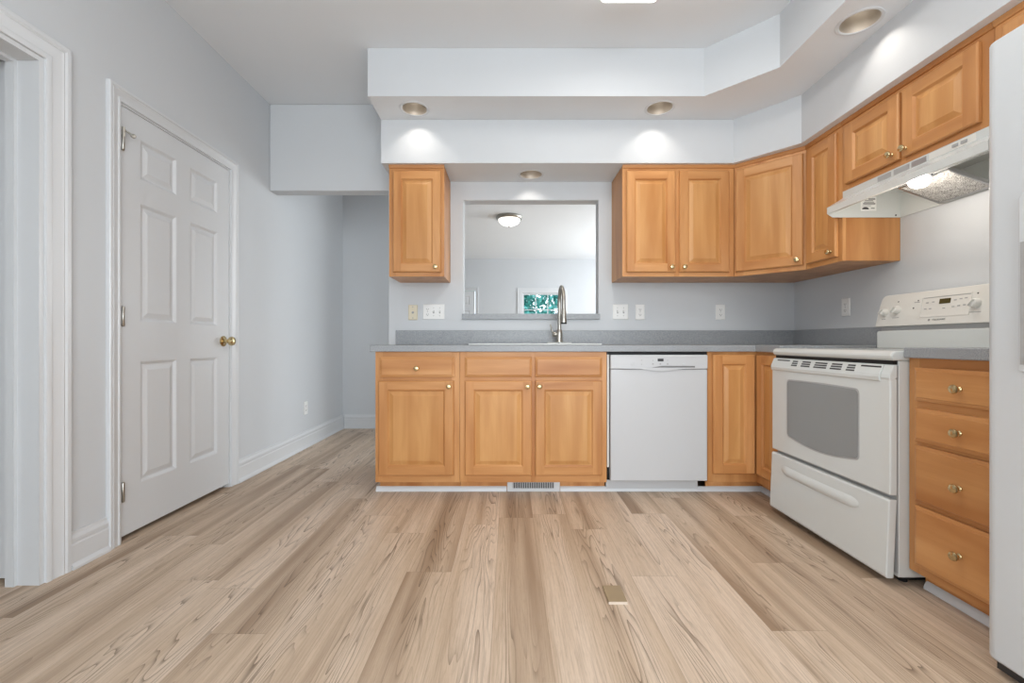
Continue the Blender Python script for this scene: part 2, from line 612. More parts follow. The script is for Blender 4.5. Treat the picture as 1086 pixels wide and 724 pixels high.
frame_window('added_window_4', 1.0, 0.5, 2.4, 1, 2, lambda x, y, z: (3.601 + y, 3.62 + x, z))  # unseen window added to light the passage

frame_window('added_window_5', 1.6, 0.5, 2.2, 2, 2, lambda x, y, z: (XL - y, -2.3 + x, z))  # unseen window added for light on the right-hand run

# soffit in two steps, with round holes for the recessed cans
SX0 = -0.868
LOW = [(SX0, YB - 0.001), (SX0, 2.970), (1.520, 2.970), (1.782, 2.672), (1.782, -0.6), (XR - 0.001, -0.6), (XR - 0.001, YB - 0.001)]
UPP = [(SX0, YB - 0.001), (SX0, 2.688), (1.196, 2.688), (1.485, 2.405), (1.485, -0.6), (XR - 0.001, -0.6), (XR - 0.001, YB - 0.001)]
ZS1, ZS2 = 2.446, 2.152
CANS = [(-0.612, 2.835, ZS1), (0.970, 2.825, ZS1), (1.648, 2.062, ZS1), (0.158, 3.175, ZS2)]
CR = 0.078


def cut_holes(o, holes):
    for (x, y, z) in holes:
        c = MB()
        c.lathe([(CR + 0.004, -0.05), (CR + 0.004, 0.17)], (x, y, z), n=40)
        co = c.build('hole_cutter', 'ceil')
        md = o.modifiers.new('hole', 'BOOLEAN')
        md.operation = 'DIFFERENCE'
        md.object = co
        md.solver = 'EXACT'
        dg = bpy.context.evaluated_depsgraph_get()
        dg.update()
        me = bpy.data.meshes.new_from_object(o.evaluated_get(dg))
        o.modifiers.clear()
        o.data = me
        bpy.data.objects.remove(co)


m = MB(); m.prism(UPP, 'z', ZS1, HC - 0.0005)
so = struct(m.build('ceiling_soffit', 'wall'))
cut_holes(so, [c for c in CANS if c[2] == ZS1])
m = MB(); m.prism(LOW, 'z', ZS2, ZS1 - 0.0005)
so = struct(m.build('ceiling_soffit_lower', 'wall'))
cut_holes(so, [c for c in CANS if c[2] == ZS2])


for o in (bpy.data.objects['ceiling_soffit'], bpy.data.objects['ceiling_soffit_lower']):   # undersides in the lighter ceiling paint, to brighten their shade
    o.data.materials.clear()
    o.data.materials.append(M['wall']); o.data.materials.append(M['ceil'])
    for p in o.data.polygons:
        p.material_index = 1 if p.normal.z < -0.9 else 0

# pass-through ledge
m = MB(); m.box(PX0 - 0.009, PX1 + 0.009, YB - 0.018, YB - 0.0005, 1.112, 1.153); m.box(PX0 + 0.001, PX1 - 0.001, YB - 0.0005, YB + TB + 0.02, PZ0 + 0.0005, 1.153)
struct(m.build('window_sill', 'lam'))


# casings: profile swept round an opening in the y-z or x-z plane
def casing(name, a0, a1, z1, width, fr, bottom=0.0):
    prof = [(0.0, 0.0), (0.0, 0.010), (0.10, 0.013), (0.20, 0.013), (0.24, 0.010), (0.55, 0.013), (0.66, 0.017), (0.72, 0.014), (0.80, 0.019), (0.96, 0.019), (1.0, 0.015), (1.0, 0.0)]
    m = MB(fr)
    rows = []
    for k in range(4):
        r = []
        for o, p in prof:
            o *= width
            a, z = [(a0 - o, bottom), (a0 - o, z1 + o), (a1 + o, z1 + o), (a1 + o, bottom)][k]
            r.append(m.v(a, -p, z))
        rows.append(r)
    for A, B in zip(rows, rows[1:]):
        for i in range(len(prof) - 1):
            m.f([A[i], A[i + 1], B[i + 1], B[i]])
        m.f([A[-1], A[0], B[0], B[-1]])
    m.f(rows[0]); m.f(rows[-1])
    return struct(m.build(name, 'trim', smooth=25))


LW = lambda x, y, z: (XL - y, x, z)                      # left wall: x along Y, y into the wall
casing('trim_1', DW0, DW1, DWZ, 0.092, LW)
casing('trim_2', DR0, DR1, DRZ, 0.066, LW)
# jambs
m = MB(LW)
m.box(DW1 - 0.018, DW1 - 0.0005, 0.0, 0.125, 0, DWZ - 0.019); m.box(DW0 + 0.0005, DW0 + 0.018, 0.0, 0.125, 0, DWZ - 0.019); m.box(DW0 + 0.0005, DW1 - 0.0005, 0.0, 0.125, DWZ - 0.019, DWZ - 0.0005)
m.box(DW1 - 0.030, DW1 - 0.018, 0.085, 0.119, 0, DWZ - 0.031); m.box(DW0 + 0.018, DW1 - 0.018, 0.085, 0.119, DWZ - 0.031, DWZ - 0.019)
struct(m.build('trim_3', 'trim'))
# hall-side door leaf standing open beyond the opening
m = MB(); m.box(-2.74, -1.969, 1.720, 1.755, 0.012, 2.043)
o = m.build('door_3', 'door', bevel=0.003); struct(o)

# baseboards
BBP = [(0, 0), (-0.024, 0), (-0.024, 0.010), (-0.016, 0.022), (-0.014, 0.026), (-0.014, 0.100), (-0.0115, 0.104), (-0.0115, 0.110), (-0.013, 0.114), (-0.013, 0.126), (-0.009, 0.136), (-0.006, 0.140), (-0.005, 0.152), (0, 0.152)]


def baseboard(name, fr, a, b):
    m = MB(fr)
    m.prism(BBP, 'x', a, b)
    return struct(m.build(name, 'trim', smooth=20))


baseboard('baseboard_left', LW, DW1 + 0.0925, DR0 - 0.0665)
baseboard('baseboard_left.001', LW, DR1 + 0.0665, YE - 0.0005)
baseboard('baseboard_left.002', LW, Y0 + 0.001, DW0 - 0.0925)
baseboard('baseboard_passage', lambda x, y, z: (x, YE + y, z), XL + 0.025, -0.60)
baseboard('baseboard_far', lambda x, y, z: (x, YF + y, z), FDX1 + 0.07, 3.6)
baseboard('baseboard_front', lambda x, y, z: (-x, Y0 - y, z), -XR + 0.025, 1.78)


# six-panel doors
def six_panel(name, fr, w, z0, z1, th=0.035):
    """Slab in local x 0..w, front at y=0, with six raised panels."""
    m = MB(fr)
    st, md = 0.108, 0.102
    pw = (w - 2 * st - md) / 2
    xs = [0, st, st + pw, st + pw + md, w - st, w]
    zz = [z0, 0.249, 0.845, 1.04, 1.622, 1.74, 1.936, z1]
    cells = {}
    rec = lambda i, j: i in (1, 3) and j in (1, 3, 5)
    for i in range(5):
        for j in range(7):
            a, b, c, d = xs[i], xs[i + 1], zz[j], zz[j + 1]
            if not rec(i, j):
                m.f([m.v(a, 0, c), m.v(b, 0, c), m.v(b, 0, d), m.v(a, 0, d)])
            else:
                m.rings(a, b, c, d, [(0, 0), (0.006, 0.003), (0.014, 0.010), (0.022, 0.010), (0.045, 0.003)], close_back=False)
    bk = [m.v(*p) for p in ((0, th, z0), (w, th, z0), (w, th, z1), (0, th, z1))]
    m.f(bk)
    ft = [(0, z0), (w, z0), (w, z1), (0, z1)]
    for i in range(4):
        p, q = ft[i], ft[(i + 1) % 4]
        m.f([m.v(p[0], 0, p[1]), m.v(q[0], 0, q[1]), m.v(q[0], th, q[1]), m.v(p[0], th, p[1])])
    return struct(m.build(name, 'door'))


DF = lambda x, y, z: (XL - 0.002 - y, DR0 + 0.013 + x, z)
d1 = six_panel('door_1', DF, DR1 - DR0 - 0.026, 0.026, DRZ - 0.012)
m = MB(LW)
m.box(DR0 + 0.0005, DR0 + 0.010, 0.0, 0.12, 0, DRZ - 0.009); m.box(DR1 - 0.010, DR1 - 0.0005, 0.0, 0.12, 0, DRZ - 0.009); m.box(DR0 + 0.0005, DR1 - 0.0005, 0.0, 0.12, DRZ - 0.009, DRZ - 0.0005)
m.box(DR0 + 0.010, DR0 + 0.024, 0.045, 0.08, 0, DRZ - 0.009); m.box(DR1 - 0.024, DR1 - 0.010, 0.045, 0.08, 0, DRZ - 0.009)
struct(m.build('trim_4', 'trim'))
for hz in (0.237, 1.06, 1.885):                          # hinges
    h = MB(LW)
    h.lathe([(0.0, -0.048), (0.005, -0.046), (0.0065, -0.044), (0.0065, 0.044), (0.005, 0.046), (0.0, 0.048)], (DR0 + 0.0115, -0.0085, hz), n=12)
    h.box(DR0 + 0.0125, DR0 + 0.026, -0.0035, 0.0015, hz - 0.044, hz + 0.044)
    h.build('hinge', 'nickel', d1, smooth=40)
h = MB(LW)                                               # hinge-pin door stop
h.tube([(DR0 + 0.012, -0.010, 1.937), (DR0 + 0.026, -0.022, 1.926), (DR0 + 0.042, -0.030, 1.918)], 0.004, 8)
h.lathe([(0.0, 0), (0.010, 0.002), (0.010, 0.010), (0, 0.012)], (DR0 + 0.042, -0.034, 1.918), (0.5, 0.86, 0), 12)
h.tube([(DR0 + 0.012, -0.010, 1.90), (DR0 + 0.012, -0.010, 1.945)], 0.007, 8)
h.build('hinge_stop', 'nickel', d1, smooth=40)
k = MB(LW)
kc = (DR1 - 0.068, 0.0015, 0.945)
k.lathe([(0.0, 0.0), (0.033, 0.0), (0.033, 0.005), (0.026, 0.010), (0.013, 0.014), (0.012, 0.032), (0.018, 0.038), (0.027, 0.046), (0.029, 0.056), (0.025, 0.066), (0.014, 0.071), (0.0, 0.072)], kc, (0, -1, 0), 28)
k.build('door_knob', 'brass', d1, smooth=40)
# living-room door
d2 = six_panel('door_2', lambda x, y, z: (FDX0 + 0.013 + x, YF + 0.002 + y, z), FDX1 - FDX0 - 0.026, 0.016, FDZ - 0.012)
casing('trim_5', FDX0, FDX1, FDZ, 0.066, lambda x, y, z: (x, YF + y, z))
k = MB(); k.lathe([(0.0, 0.0), (0.033, 0.0), (0.03, 0.01), (0.012, 0.014), (0.012, 0.03), (0.027, 0.046), (0.025, 0.066), (0.0, 0.072)], (FDX1 - 0.08, YF + 0.002, 0.95), (0, -1, 0), 16)
k.build('door_knob', 'brass', d2, smooth=40)

# toe strips (white shoe moulding round the base units)
SH = [(0, 0), (-0.015, 0), (-0.0145, 0.008), (-0.011, 0.018), (-0.006, 0.026), (0, 0.030)]
YT, XT = 2.770, 1.595        # toe boards
m = MB(lambda x, y, z: (x, YT + y, z)); m.prism(SH, 'x', -0.838, -0.016)
struct(m.build('trim_6', 'trim', smooth=40))
m = MB(lambda x, y, z: (x, YT + y, z)); m.prism(SH, 'x', 0.322, XT - 0.001)
struct(m.build('trim_7', 'trim', smooth=40))
m = MB(lambda x, y, z: (XT + y, x, z)); m.prism(SH, 'x', RNG0 + 0.004, YT - 0.002)
struct(m.build('trim_8', 'trim', smooth=40))
m = MB(lambda x, y, z: (XT + y, x, z)); m.prism(SH, 'x', 1.295, RNG1 - 0.010)
struct(m.build('trim_9', 'trim', smooth=40))

# ------------------------------------------------------------------ cabinets
KNOB = [(0.0, 0.0), (0.009, 0.0), (0.009, 0.003), (0.0055, 0.006), (0.0055, 0.012), (0.009, 0.016), (0.0145, 0.019), (0.0155, 0.023), (0.0135, 0.027), (0.008, 0.029), (0.0, 0.030)]
FT = 0.019                   # door thickness


def knob(parent, x, z, fr=None, y=-FT):
    k = MB(fr)
    k.lathe(KNOB, (x, y, z), (0, -1, 0), 20)
    return k.build('knob', 'brass', parent, smooth=40)


def raised_door(parent, x0, x1, z0, z1, kx=None, kz=None, fr=None, frame=0.056):
    m = MB(fr)
    rg = [(0, -0.0005), (0, -0.0130), (0.003, -0.0165), (0.006, -FT), (frame, -FT), (frame + 0.005, -0.0135), (frame + 0.009, -0.0095), (frame + 0.013, -0.0095), (frame + 0.034, -0.0165), (frame + 0.036, -0.0175)]
    gr = lambda i, s: (2 if i >= 6 else 1 if s in (0, 2) else 0)
    # frame front is butt-jointed: stiles run through, rails between
    rows = []
    for i, (ins, y) in enumerate(rg):
        rows.append([(x0 + ins, y, z0 + ins), (x1 - ins, y, z0 + ins), (x1 - ins, y, z1 - ins), (x0 + ins, y, z1 - ins)])
    for i in range(len(rg) - 1):
        if i == 3:
            a, b, y = rg[3][0], rg[4][0], -FT
            for (p, q, r_, s_, mi) in ((x0 + a, x0 + b, z0 + a, z1 - a, 0), (x1 - b, x1 - a, z0 + a, z1 - a, 0), (x0 + b, x1 - b, z0 + a, z0 + b, 1), (x0 + b, x1 - b, z1 - b, z1 - a, 1)):
                m.f([m.v(p, y, r_), m.v(q, y, r_), m.v(q, y, s_), m.v(p, y, s_)], mi)
            continue
        for s in range(4):
            m.f([m.v(*rows[i][s]), m.v(*rows[i][(s + 1) % 4]), m.v(*rows[i + 1][(s + 1) % 4]), m.v(*rows[i + 1][s])], gr(i, s))
    m.f([m.v(*p) for p in rows[-1]], 2)
    m.f([m.v(*p) for p in rows[0][::-1]], 0)
    d = m.build('door', ['wv', 'wh', 'wp'], parent)
    if kx is not None:
        knob(d, kx, kz, fr)
    return d


def drawer_front(parent, x0, x1, z0, z1, name='drawer', kx=None, kz=None, fr=None):
    m = MB(fr)
    m.rings(x0, x1, z0, z1, [(0, -0.0005), (0, -0.0105), (0.002, -0.0125), (0.012, -0.0160), (0.014, -FT)], grain=lambda i, s: 0)
    d = m.build(name, 'wh', parent)
    if kx is not None:
        knob(d, kx, kz, fr)
    return d


def face_frame(parent, xs, zs, holes, fr=None, th=0.019):
    m = MB(fr)
    m.grid(xs, zs, lambda i, j: (i, j) not in holes, 0.0, th, 'y', mi=lambda i, j: 1 if i % 2 else 0)
    return m.build('face_frame', ['wv', 'wh'], parent)


def carcass(parent, w, d, z0, z1, top=True, toe=None, y0=0.0195, tx=0.0006):
    m = MB()
    t = 0.016
    m.box(0.0006, t, y0, d, z0, z1); m.box(w - t, w - 0.0006, y0, d, z0, z1)
    m.box(t, w - t, y0, d, z0 + 0.0005, z0 + 0.012 + t)
    m.box(t, w - t, d - 0.010, d, z0 + 0.012 + t, z1 - (t if top else 0))
    if top:
        m.box(t, w - t, y0, d, z1 - t, z1)
    if toe:
        m.box(tx, w - 0.0006, toe, toe + 0.016, 0.001, z0); m.box(tx, tx + 0.016, toe + 0.016, d, 0.001, z0); m.box(w - t, w - 0.0006, toe + 0.016, d, 0.001, z0)
    return m.build('carcass', 'wv', parent)


ZB0, ZB1 = 0.0735, 0.8795
DEPTH = YB - YBF - 0.002
TOE = YT - YBF
GB = 'maple base cabinets under the grey counter'
# drawer base at the open end
bx, bw = -0.827, 0.5215
t = thing('base_cabinet', 'maple base cabinet with one drawer over one door at the open end of the counter', 'cabinet', (bx, YBF, 0), 0, GB)
L = lambda X: X - bx
carcass(t, bw, DEPTH, ZB0, ZB1, False, TOE, tx=0.012)
face_frame(t, [0.0006, 0.045, bw - 0.050, bw - 0.0006], [ZB0, ZB0 + 0.055, 0.70, 0.726, 0.835, ZB1], {(1, 1), (1, 3)})
drawer_front(t, L(-0.796), L(-0.337), 0.724, 0.848, kx=L(-0.567), kz=0.778)
raised_door(t, L(-0.804), L(-0.340), 0.118, 0.702, L(-0.369), 0.667)
# sink base
bx2, bw2 = -0.305, 0.908
t = thing('base_cabinet', 'wide maple sink base cabinet with two doors under two false drawer fronts', 'cabinet', (bx2, YBF, 0), 0, GB)
L = lambda X: X - bx2
carcass(t, bw2, DEPTH, ZB0, ZB1, False, TOE)
face_frame(t, [0.0006, 0.045, L(0.135), L(0.165), bw2 - 0.045, bw2 - 0.0006], [ZB0, ZB0 + 0.055, 0.70, 0.726, 0.835, ZB1], {(1, 1), (1, 3), (3, 1), (3, 3)})
drawer_front(t, L(-0.273), L(0.140), 0.724, 0.848, 'false_front')
drawer_front(t, L(0.160), L(0.571), 0.724, 0.848, 'false_front')
raised_door(t, L(-0.273), L(0.140), 0.118, 0.702, L(0.113), 0.667)
raised_door(t, L(0.160), L(0.571), 0.118, 0.702, L(0.186), 0.667)
# corner base
cx, cy = XBF, YBF
t = thing('base_cabinet', 'L-shaped maple corner base cabinet between the dishwasher and the stove', 'cabinet', (1.2245, YBF, 0), 0, GB)
ox = 1.2245
wx = XBF - ox                                                        # width of the leg facing the room
yl = YBF - (RNG0 + 0.004)                                            # the leg along the side wall, towards the stove
dx = XR - 0.002 - ox
m = MB()
out = [(0.0006, 0.0195), (wx + 0.0195, 0.0195), (wx + 0.0195, -yl), (dx, -yl), (dx, DEPTH), (0.0006, DEPTH)]
m.prism(out, 'z', ZB0 + 0.001, ZB0 + 0.018)
m.box(0.0006, 0.016, 0.0195, DEPTH, ZB0 + 0.018, ZB1); m.box(0.016, dx, DEPTH - 0.012, DEPTH, ZB0 + 0.018, ZB1)
m.box(dx - 0.012, dx, -yl, DEPTH - 0.012, ZB0 + 0.018, ZB1); m.box(wx + 0.0195, dx - 0.012, -yl, -yl + 0.016, ZB0 + 0.018, ZB1)
m.box(0.016, XT - ox + 0.016, TOE, TOE + 0.016, 0.001, ZB0 + 0.001); m.box(XT - ox, XT - ox + 0.016, -yl, TOE, 0.001, ZB0 + 0.001)
m.build('carcass', 'wv', t)
m = MB()
m.grid([0.0006, 0.04, wx - 0.04, wx], [ZB0, ZB0 + 0.06, 0.85, ZB1], lambda i, j: (i, j) != (1, 1), 0.0, 0.019, 'y')
m.grid([-yl, -yl + 0.035, -0.04, 0.0], [ZB0, ZB0 + 0.06, 0.85, ZB1], lambda i, j: (i, j) != (1, 1), wx, wx + 0.019, 'x')
m.build('face_frame', 'wv', t)
raised_door(t, 0.030, wx - 0.021, 0.128, 0.862)
CF = lambda x, y, z: (wx + y, -x, z)
raised_door(t, 0.021, yl - 0.012, 0.128, 0.862, fr=CF)
# drawer bank
dw_ = RNG1 - 0.002 - 1.300
t = thing('base_cabinet', 'maple base cabinet of four stacked drawers between the stove and the refrigerator', 'cabinet', (XBF, RNG1 - 0.002, 0), R(-90), GB)
carcass(t, dw_, XR - XBF - 0.002, ZB0, ZB1, False, XT - XBF)
face_frame(t, [0.0006, 0.042, dw_ - 0.042, dw_ - 0.0006], [ZB0, ZB0 + 0.045, 0.335, 0.35, 0.563, 0.58, 0.70, 0.715, 0.845, ZB1], set())
for a, b, kz in ((0.722, 0.845, 0.781), (0.571, 0.695, 0.633), (0.343, 0.557, 0.447), (0.107, 0.331, 0.220)):
    drawer_front(t, 0.034, dw_ - 0.030, a, b, kx=0.207, kz=kz)

# wall cabinets
GW = 'maple wall cabinets under the soffit'


def wall_cabinet(label, loc, rz, w, d, z0, z1, frames, doors):
    t = thing('wall_cabinet', label, 'cabinet', loc, rz, GW)
    carcass(t, w, d, z0, z1 - 0.001, True)
    xs, holes = frames
    face_frame(t, xs, [z0, z0 + 0.04, z1 - 0.055, z1], holes)
    m = MB()
    m.prism([(-0.0002, z1 - 0.020), (-0.006, z1 - 0.018), (-0.010, z1 - 0.008), (-0.012, z1 + 0.003), (-0.0002, z1 + 0.003)], 'x', 0.0006, w - 0.0006)
    m.build('top_molding', 'wh', t)
    for a, b, kx in doors:
        raised_door(t, a, b, z0 + 0.028, z1 - 0.040, kx, z0 + 0.062)
    return t


UD = YB - YUF - 0.002
w = 0.379
wall_cabinet('single-door maple wall cabinet hanging alone beside the pass-through', (-0.823, YUF, 0), 0, w, UD, ZU0, ZU1,
             ([0.0006, 0.045, w - 0.03, w - 0.0006], {(1, 1)}), [(0.030, w - 0.022, w - 0.057)])
w = 0.766
wall_cabinet('two-door maple wall cabinet beside the pass-through, next to the angled corner cabinet', (0.775, YUF, 0), 0, w, UD, ZU0, ZU1,
             ([0.0006, 0.04, 0.355, 0.39, w - 0.045, w - 0.0006], {(1, 1), (3, 1)}), [(0.025, 0.359, 0.330), (0.387, w - 0.040, 0.416)])
# diagonal corner
P0 = Vector((1.5425, YUF)); P1 = Vector((XUF, 2.7125))
ang = math.atan2(P1.y - P0.y, P1.x - P0.x)
wd = (P1 - P0).length
t = thing('wall_cabinet', 'angled corner maple wall cabinet with one wide door', 'cabinet', (P0.x, P0.y, 0), ang, GW)
inv = Matrix.Rotation(-ang, 2)
loc2 = lambda X, Y: tuple(inv @ (Vector((X, Y)) - P0))
poly = [loc2(*p) for p in ((1.5425, YB - 0.002), (1.5425, YUF + 0.016), (P0.x + 0.016, YUF + 0.0175), (XUF + 0.0175, P1.y + 0.016), (XUF + 0.016, P1.y), (XR - 0.002, P1.y), (XR - 0.002, YB - 0.002))]
m = MB(); m.prism(poly, 'z', ZU0 + 0.0005, ZU1 - 0.001)
m.build('carcass', 'wv', t)
m = MB(); m.grid([0.001, 0.026, wd - 0.026, wd - 0.001], [ZU0, ZU0 + 0.04, ZU1 - 0.055, ZU1], lambda i, j: (i, j) != (1, 1), 0.0, 0.011, 'y')
m.build('face_frame', 'wv', t)
m = MB(); m.prism([(-0.0002, ZU1 - 0.020), (-0.006, ZU1 - 0.018), (-0.010, ZU1 - 0.008), (-0.012, ZU1 + 0.003), (-0.0002, ZU1 + 0.003)], 'x', -0.003, wd + 0.003)
m.build('top_molding', 'wh', t)
raised_door(t, 0.012, wd - 0.014, ZU0 + 0.028, ZU1 - 0.040, wd - 0.045, ZU0 + 0.062)
UDR = XR - XUF - 0.002
YN0, YN1, YH1 = 2.712, 2.417, 1.660
w = YN0 - YN1
wall_cabinet('narrow tall maple wall cabinet between the angled corner cabinet and the range hood', (XUF, YN0, 0), R(-90), w, UDR, ZU0, ZU1,
             ([0.0006, 0.03, w - 0.035, w - 0.0006], {(1, 1)}), [(0.018, w - 0.030, w - 0.063)])
w = YN1 - YH1 - 0.001
ZH = 1.767
t = wall_cabinet('short two-door maple wall cabinet right above the range hood', (XUF, YN1 - 0.001, 0), R(-90), w, UDR, ZH, ZU1,
                 ([0.0006, 0.045, 0.36, 0.385, w - 0.05, w - 0.0006], {(1, 1), (3, 1)}), [(0.034, 0.364, 0.332), (0.380, w - 0.044, 0.404)])
w = 0.93
wall_cabinet('maple wall cabinet above the refrigerator', (XUF, YH1 - 0.001, 0), R(-90), w, UDR, 1.83, ZU1,
             ([0.0006, 0.04, 0.445, 0.485, w - 0.04, w - 0.0006], {(1, 1), (3, 1)}), [(0.038, 0.450, 0.42), (0.480, w - 0.030, 0.51)])

# ------------------------------------------------------------------ counters
SKX0, SKX1, SKY0, SKY1 = -0.257, 0.586, 2.765, 3.270
us = [-0.855, SKX0 + 0.016, SKX1 - 0.016, 1.509, XR - 0.002]
vs = [RNG0 + 0.004, 2.685, SKY0 + 0.016, SKY1 - 0.016, YB - 0.002]
t = thing('countertop', 'long grey laminate countertop turning the corner, with the sink in it', 'countertop', (0, 0, 0), 0, 'grey laminate countertops')
m = MB(); m.grid(us, vs, lambda i, j: (i == 3 or j >= 1) and not (i == 1 and j == 2), ZC - 0.040, ZC, 'z')
m.build('slab', 'lam', t, bevel=0.004)
m = MB(); m.box(-0.855, XR - 0.002, YB - 0.021, YB - 0.002, ZC + 0.0003, 1.028); m.box(XR - 0.021, XR - 0.002, RNG0 + 0.004, YB - 0.0212, ZC + 0.0003, 1.028)
m.build('backsplash', 'lam', t, bevel=0.002)
t = thing('countertop', 'short grey laminate countertop on the drawer cabinet beside the stove', 'countertop', (0, 0, 0), 0, 'grey laminate countertops')
m = MB(); m.box(1.509, XR - 0.002, 1.297, RNG1 - 0.003, ZC - 0.040, ZC)
m.build('slab', 'lam', t, bevel=0.004)
m = MB(); m.box(XR - 0.021, XR - 0.002, 1.297, RNG1 - 0.003, ZC + 0.0003, 1.028)
m.build('backsplash', 'lam', t, bevel=0.002)

# ------------------------------------------------------------------ sink and faucet
t = thing('kitchen_sink', 'white double-bowl drop-in sink set into the grey counter', 'sink', (SKX0, SKY0, ZC))
sw, sd = SKX1 - SKX0, SKY1 - SKY0
m = MB()
xs = [0, 0.035, sw / 2 - 0.018, sw / 2 + 0.018, sw - 0.035, sw]
ys = [0, 0.035, sd - 0.115, sd]
m.grid(xs, ys, lambda i, j: not (i in (1, 3) and j == 1), 0.0004, 0.010, 'z')
m.build('rim', 'app', t, bevel=0.004)
for a, b in ((xs[1], xs[2]), (xs[3], xs[4])):
    m = MB(lambda x, y, z: (x, z, y))                    # rings work in x-z: feed bowl plan
    m.rings(a, b, ys[1], ys[2], [(0, 0.0085), (0.002, -0.02), (0.012, -0.150), (0.035, -0.170)], close_back=False)
    bo = m.build('bowl', 'app', t)
    m = MB(); m.lathe([(0, 0.004), (0.042, 0.004), (0.045, 0.0), (0.03, 0.0005), (0, 0.0005)], ((a + b) / 2, (ys[1] + ys[2]) / 2, -0.169), n=24)
    m.build('drain', 'steel', bo, smooth=40)
fx, fy, fz = 0.366, 3.195, ZC + 0.0102
t = thing('kitchen_faucet', 'brushed nickel gooseneck faucet with pull-down spray behind the sink', 'faucet', (fx, fy, fz))
m = MB()
pl = [(0.090 * math.cos(a) , 0.032 * math.sin(a)) for a in [i * math.pi / 16 for i in range(32)]]
m.prism(pl, 'z', 0.0002, 0.008)
m.build('deck_plate', 'app', t, bevel=0.003)
m = MB()
m.lathe([(0.030, 0.0082), (0.030, 0.016), (0.024, 0.022), (0.0225, 0.075), (0.0205, 0.092), (0.0165, 0.100)], (0, 0, 0), n=24)
m.build('body', 'nickel', t, smooth=40)
m = MB()
sx, sy = 0.06, -0.998                                    # the spout swings a little to one side
path = [(0, 0, 0.098), (0, 0, 0.20), (0, 0, 0.29)]
for i in range(1, 13):
    a = math.pi * i / 12
    r = 0.085 * (1 - math.cos(a))
    path.append((sx * r, sy * r, 0.29 + 0.110 * math.sin(a) * (1 if i < 7 else 0.95)))
path += [(sx * 0.172, sy * 0.172, 0.235)]
m.tube(path, 0.0135, 16)
m.build('spout', 'nickel', t, smooth=50)
m = MB()
m.lathe([(0.0145, 0.0), (0.017, -0.015), (0.018, -0.06), (0.0215, -0.085), (0.0215, -0.094)], (sx * 0.172, sy * 0.172, 0.238), n=20)
sh = m.build('spray_head', 'nickel', t, smooth=40)
m = MB(); m.lathe([(0.0215, -0.0942), (0.020, -0.104), (0.0, -0.104)], (sx * 0.172, sy * 0.172, 0.238), n=20)
m.build('nozzle', 'dark', sh, smooth=40)
m = MB()
m.lathe([(0.0, 0.020), (0.017, 0.021), (0.017, 0.044), (0.012, 0.050), (0.0, 0.050)], (0, 0, 0.065), (-1, 0, 0.0), 18)
m.tube([(-0.042, 0, 0.066), (-0.056, -0.004, 0.095), (-0.066, -0.008, 0.138)], [0.008, 0.007, 0.0055], 10)
m.build('lever', 'nickel', t, smooth=40)

# ------------------------------------------------------------------ dishwasher
DX0, DX1 = 0.6055, 1.2225
t = thing('dishwasher', 'white built-in dishwasher with a top control strip and pocket handle', 'dishwasher', (DX0, 2.686, 0))
w = DX1 - DX0
d0, d1_ = 0.017, w - 0.007
m = MB(); m.box(0.006, w - 0.006, 0.052, 0.60, 0.080, 0.872)
m.build('tub', 'black', t)
m = MB(); m.box(d0, d1_, 0.004, 0.050, 0.088, 0.772)
dd = m.build('door', 'dw', t, bevel=0.004)
m = MB()
# control strip; the pocket pull is a lip and painted-on shade
m.prism([(0.004, 0.774), (0.0, 0.778), (0.0, 0.852), (0.006, 0.861), (0.050, 0.861), (0.050, 0.774)], 'x', d0, d1_)
cp = m.build('control_panel', 'dw', t, bevel=0.0015)
m = MB()
hx = [0.094 + (0.534 - 0.094) * i / 14 for i in range(15)]
up = [(x, 0.783) for x in hx]
lo_ = [(x, 0.776 - 0.016 * math.exp(-((x - 0.32) / 0.085) ** 2)) for x in hx]
m.prism(up + lo_[::-1], 'y', -0.0045, -0.0005)
m.build('handle_lip', 'dw', cp, bevel=0.001)
m = MB(); m.prism([(0.250, 0.7802), (0.532, 0.7802), (0.532, 0.7930), (0.330, 0.794)], 'y', -0.0016, 0.001)  # flat grey strip, shade of the handle recess put in as colour
m.build('pocket_shade', 'pocket', cp)
m = MB(); m.box(0.304, 0.340, -0.0012, 0.001, 0.821, 0.838)
m.build('display', 'dark', cp)
for bx_ in (0.150, 0.47):
    m = MB(); m.lathe([(0.011, 0.0), (0.011, 0.0022), (0.009, 0.003), (0.0, 0.003)], (bx_, 0.0, 0.806), (0, -1, 0), 20)
    m.build('button', 'dw', cp, smooth=40)
for i in range(7):
    m = MB(); m.box(0.248 + 0.0225 * i, 0.257 + 0.0225 * i, -0.0012, 0.001, 0.801, 0.810)
    m.build('button', 'grey' if i % 2 else 'dw', cp)
for ix, iz in ((0.205, 0.828), (0.275, 0.827), (0.365, 0.828), (0.205, 0.803)):
    m = MB(); m.lathe([(0.003, 0.0), (0.003, 0.001), (0.0, 0.001)], (ix, 0.0, iz), (0, -1, 0), 10)
    m.build('indicator', 'grey', cp)
m = MB(); m.box(0.004, w - 0.036, 0.073, 0.085, 0.001, 0.079)
m.build('toe_panel', 'dw', t, bevel=0.002)
m = MB(); m.box(0.0015, 0.0125, 0.030, 0.050, 0.165, 0.862)
m.build('side_trim', 'bisque', t)
m = MB(); m.box(0.001, w - 0.001, 0.026, 0.05, 0.8632, 0.8785)  # black strip stands in for the shade in the gap above the door
m.build('gap_shade_strip', 'black', t)

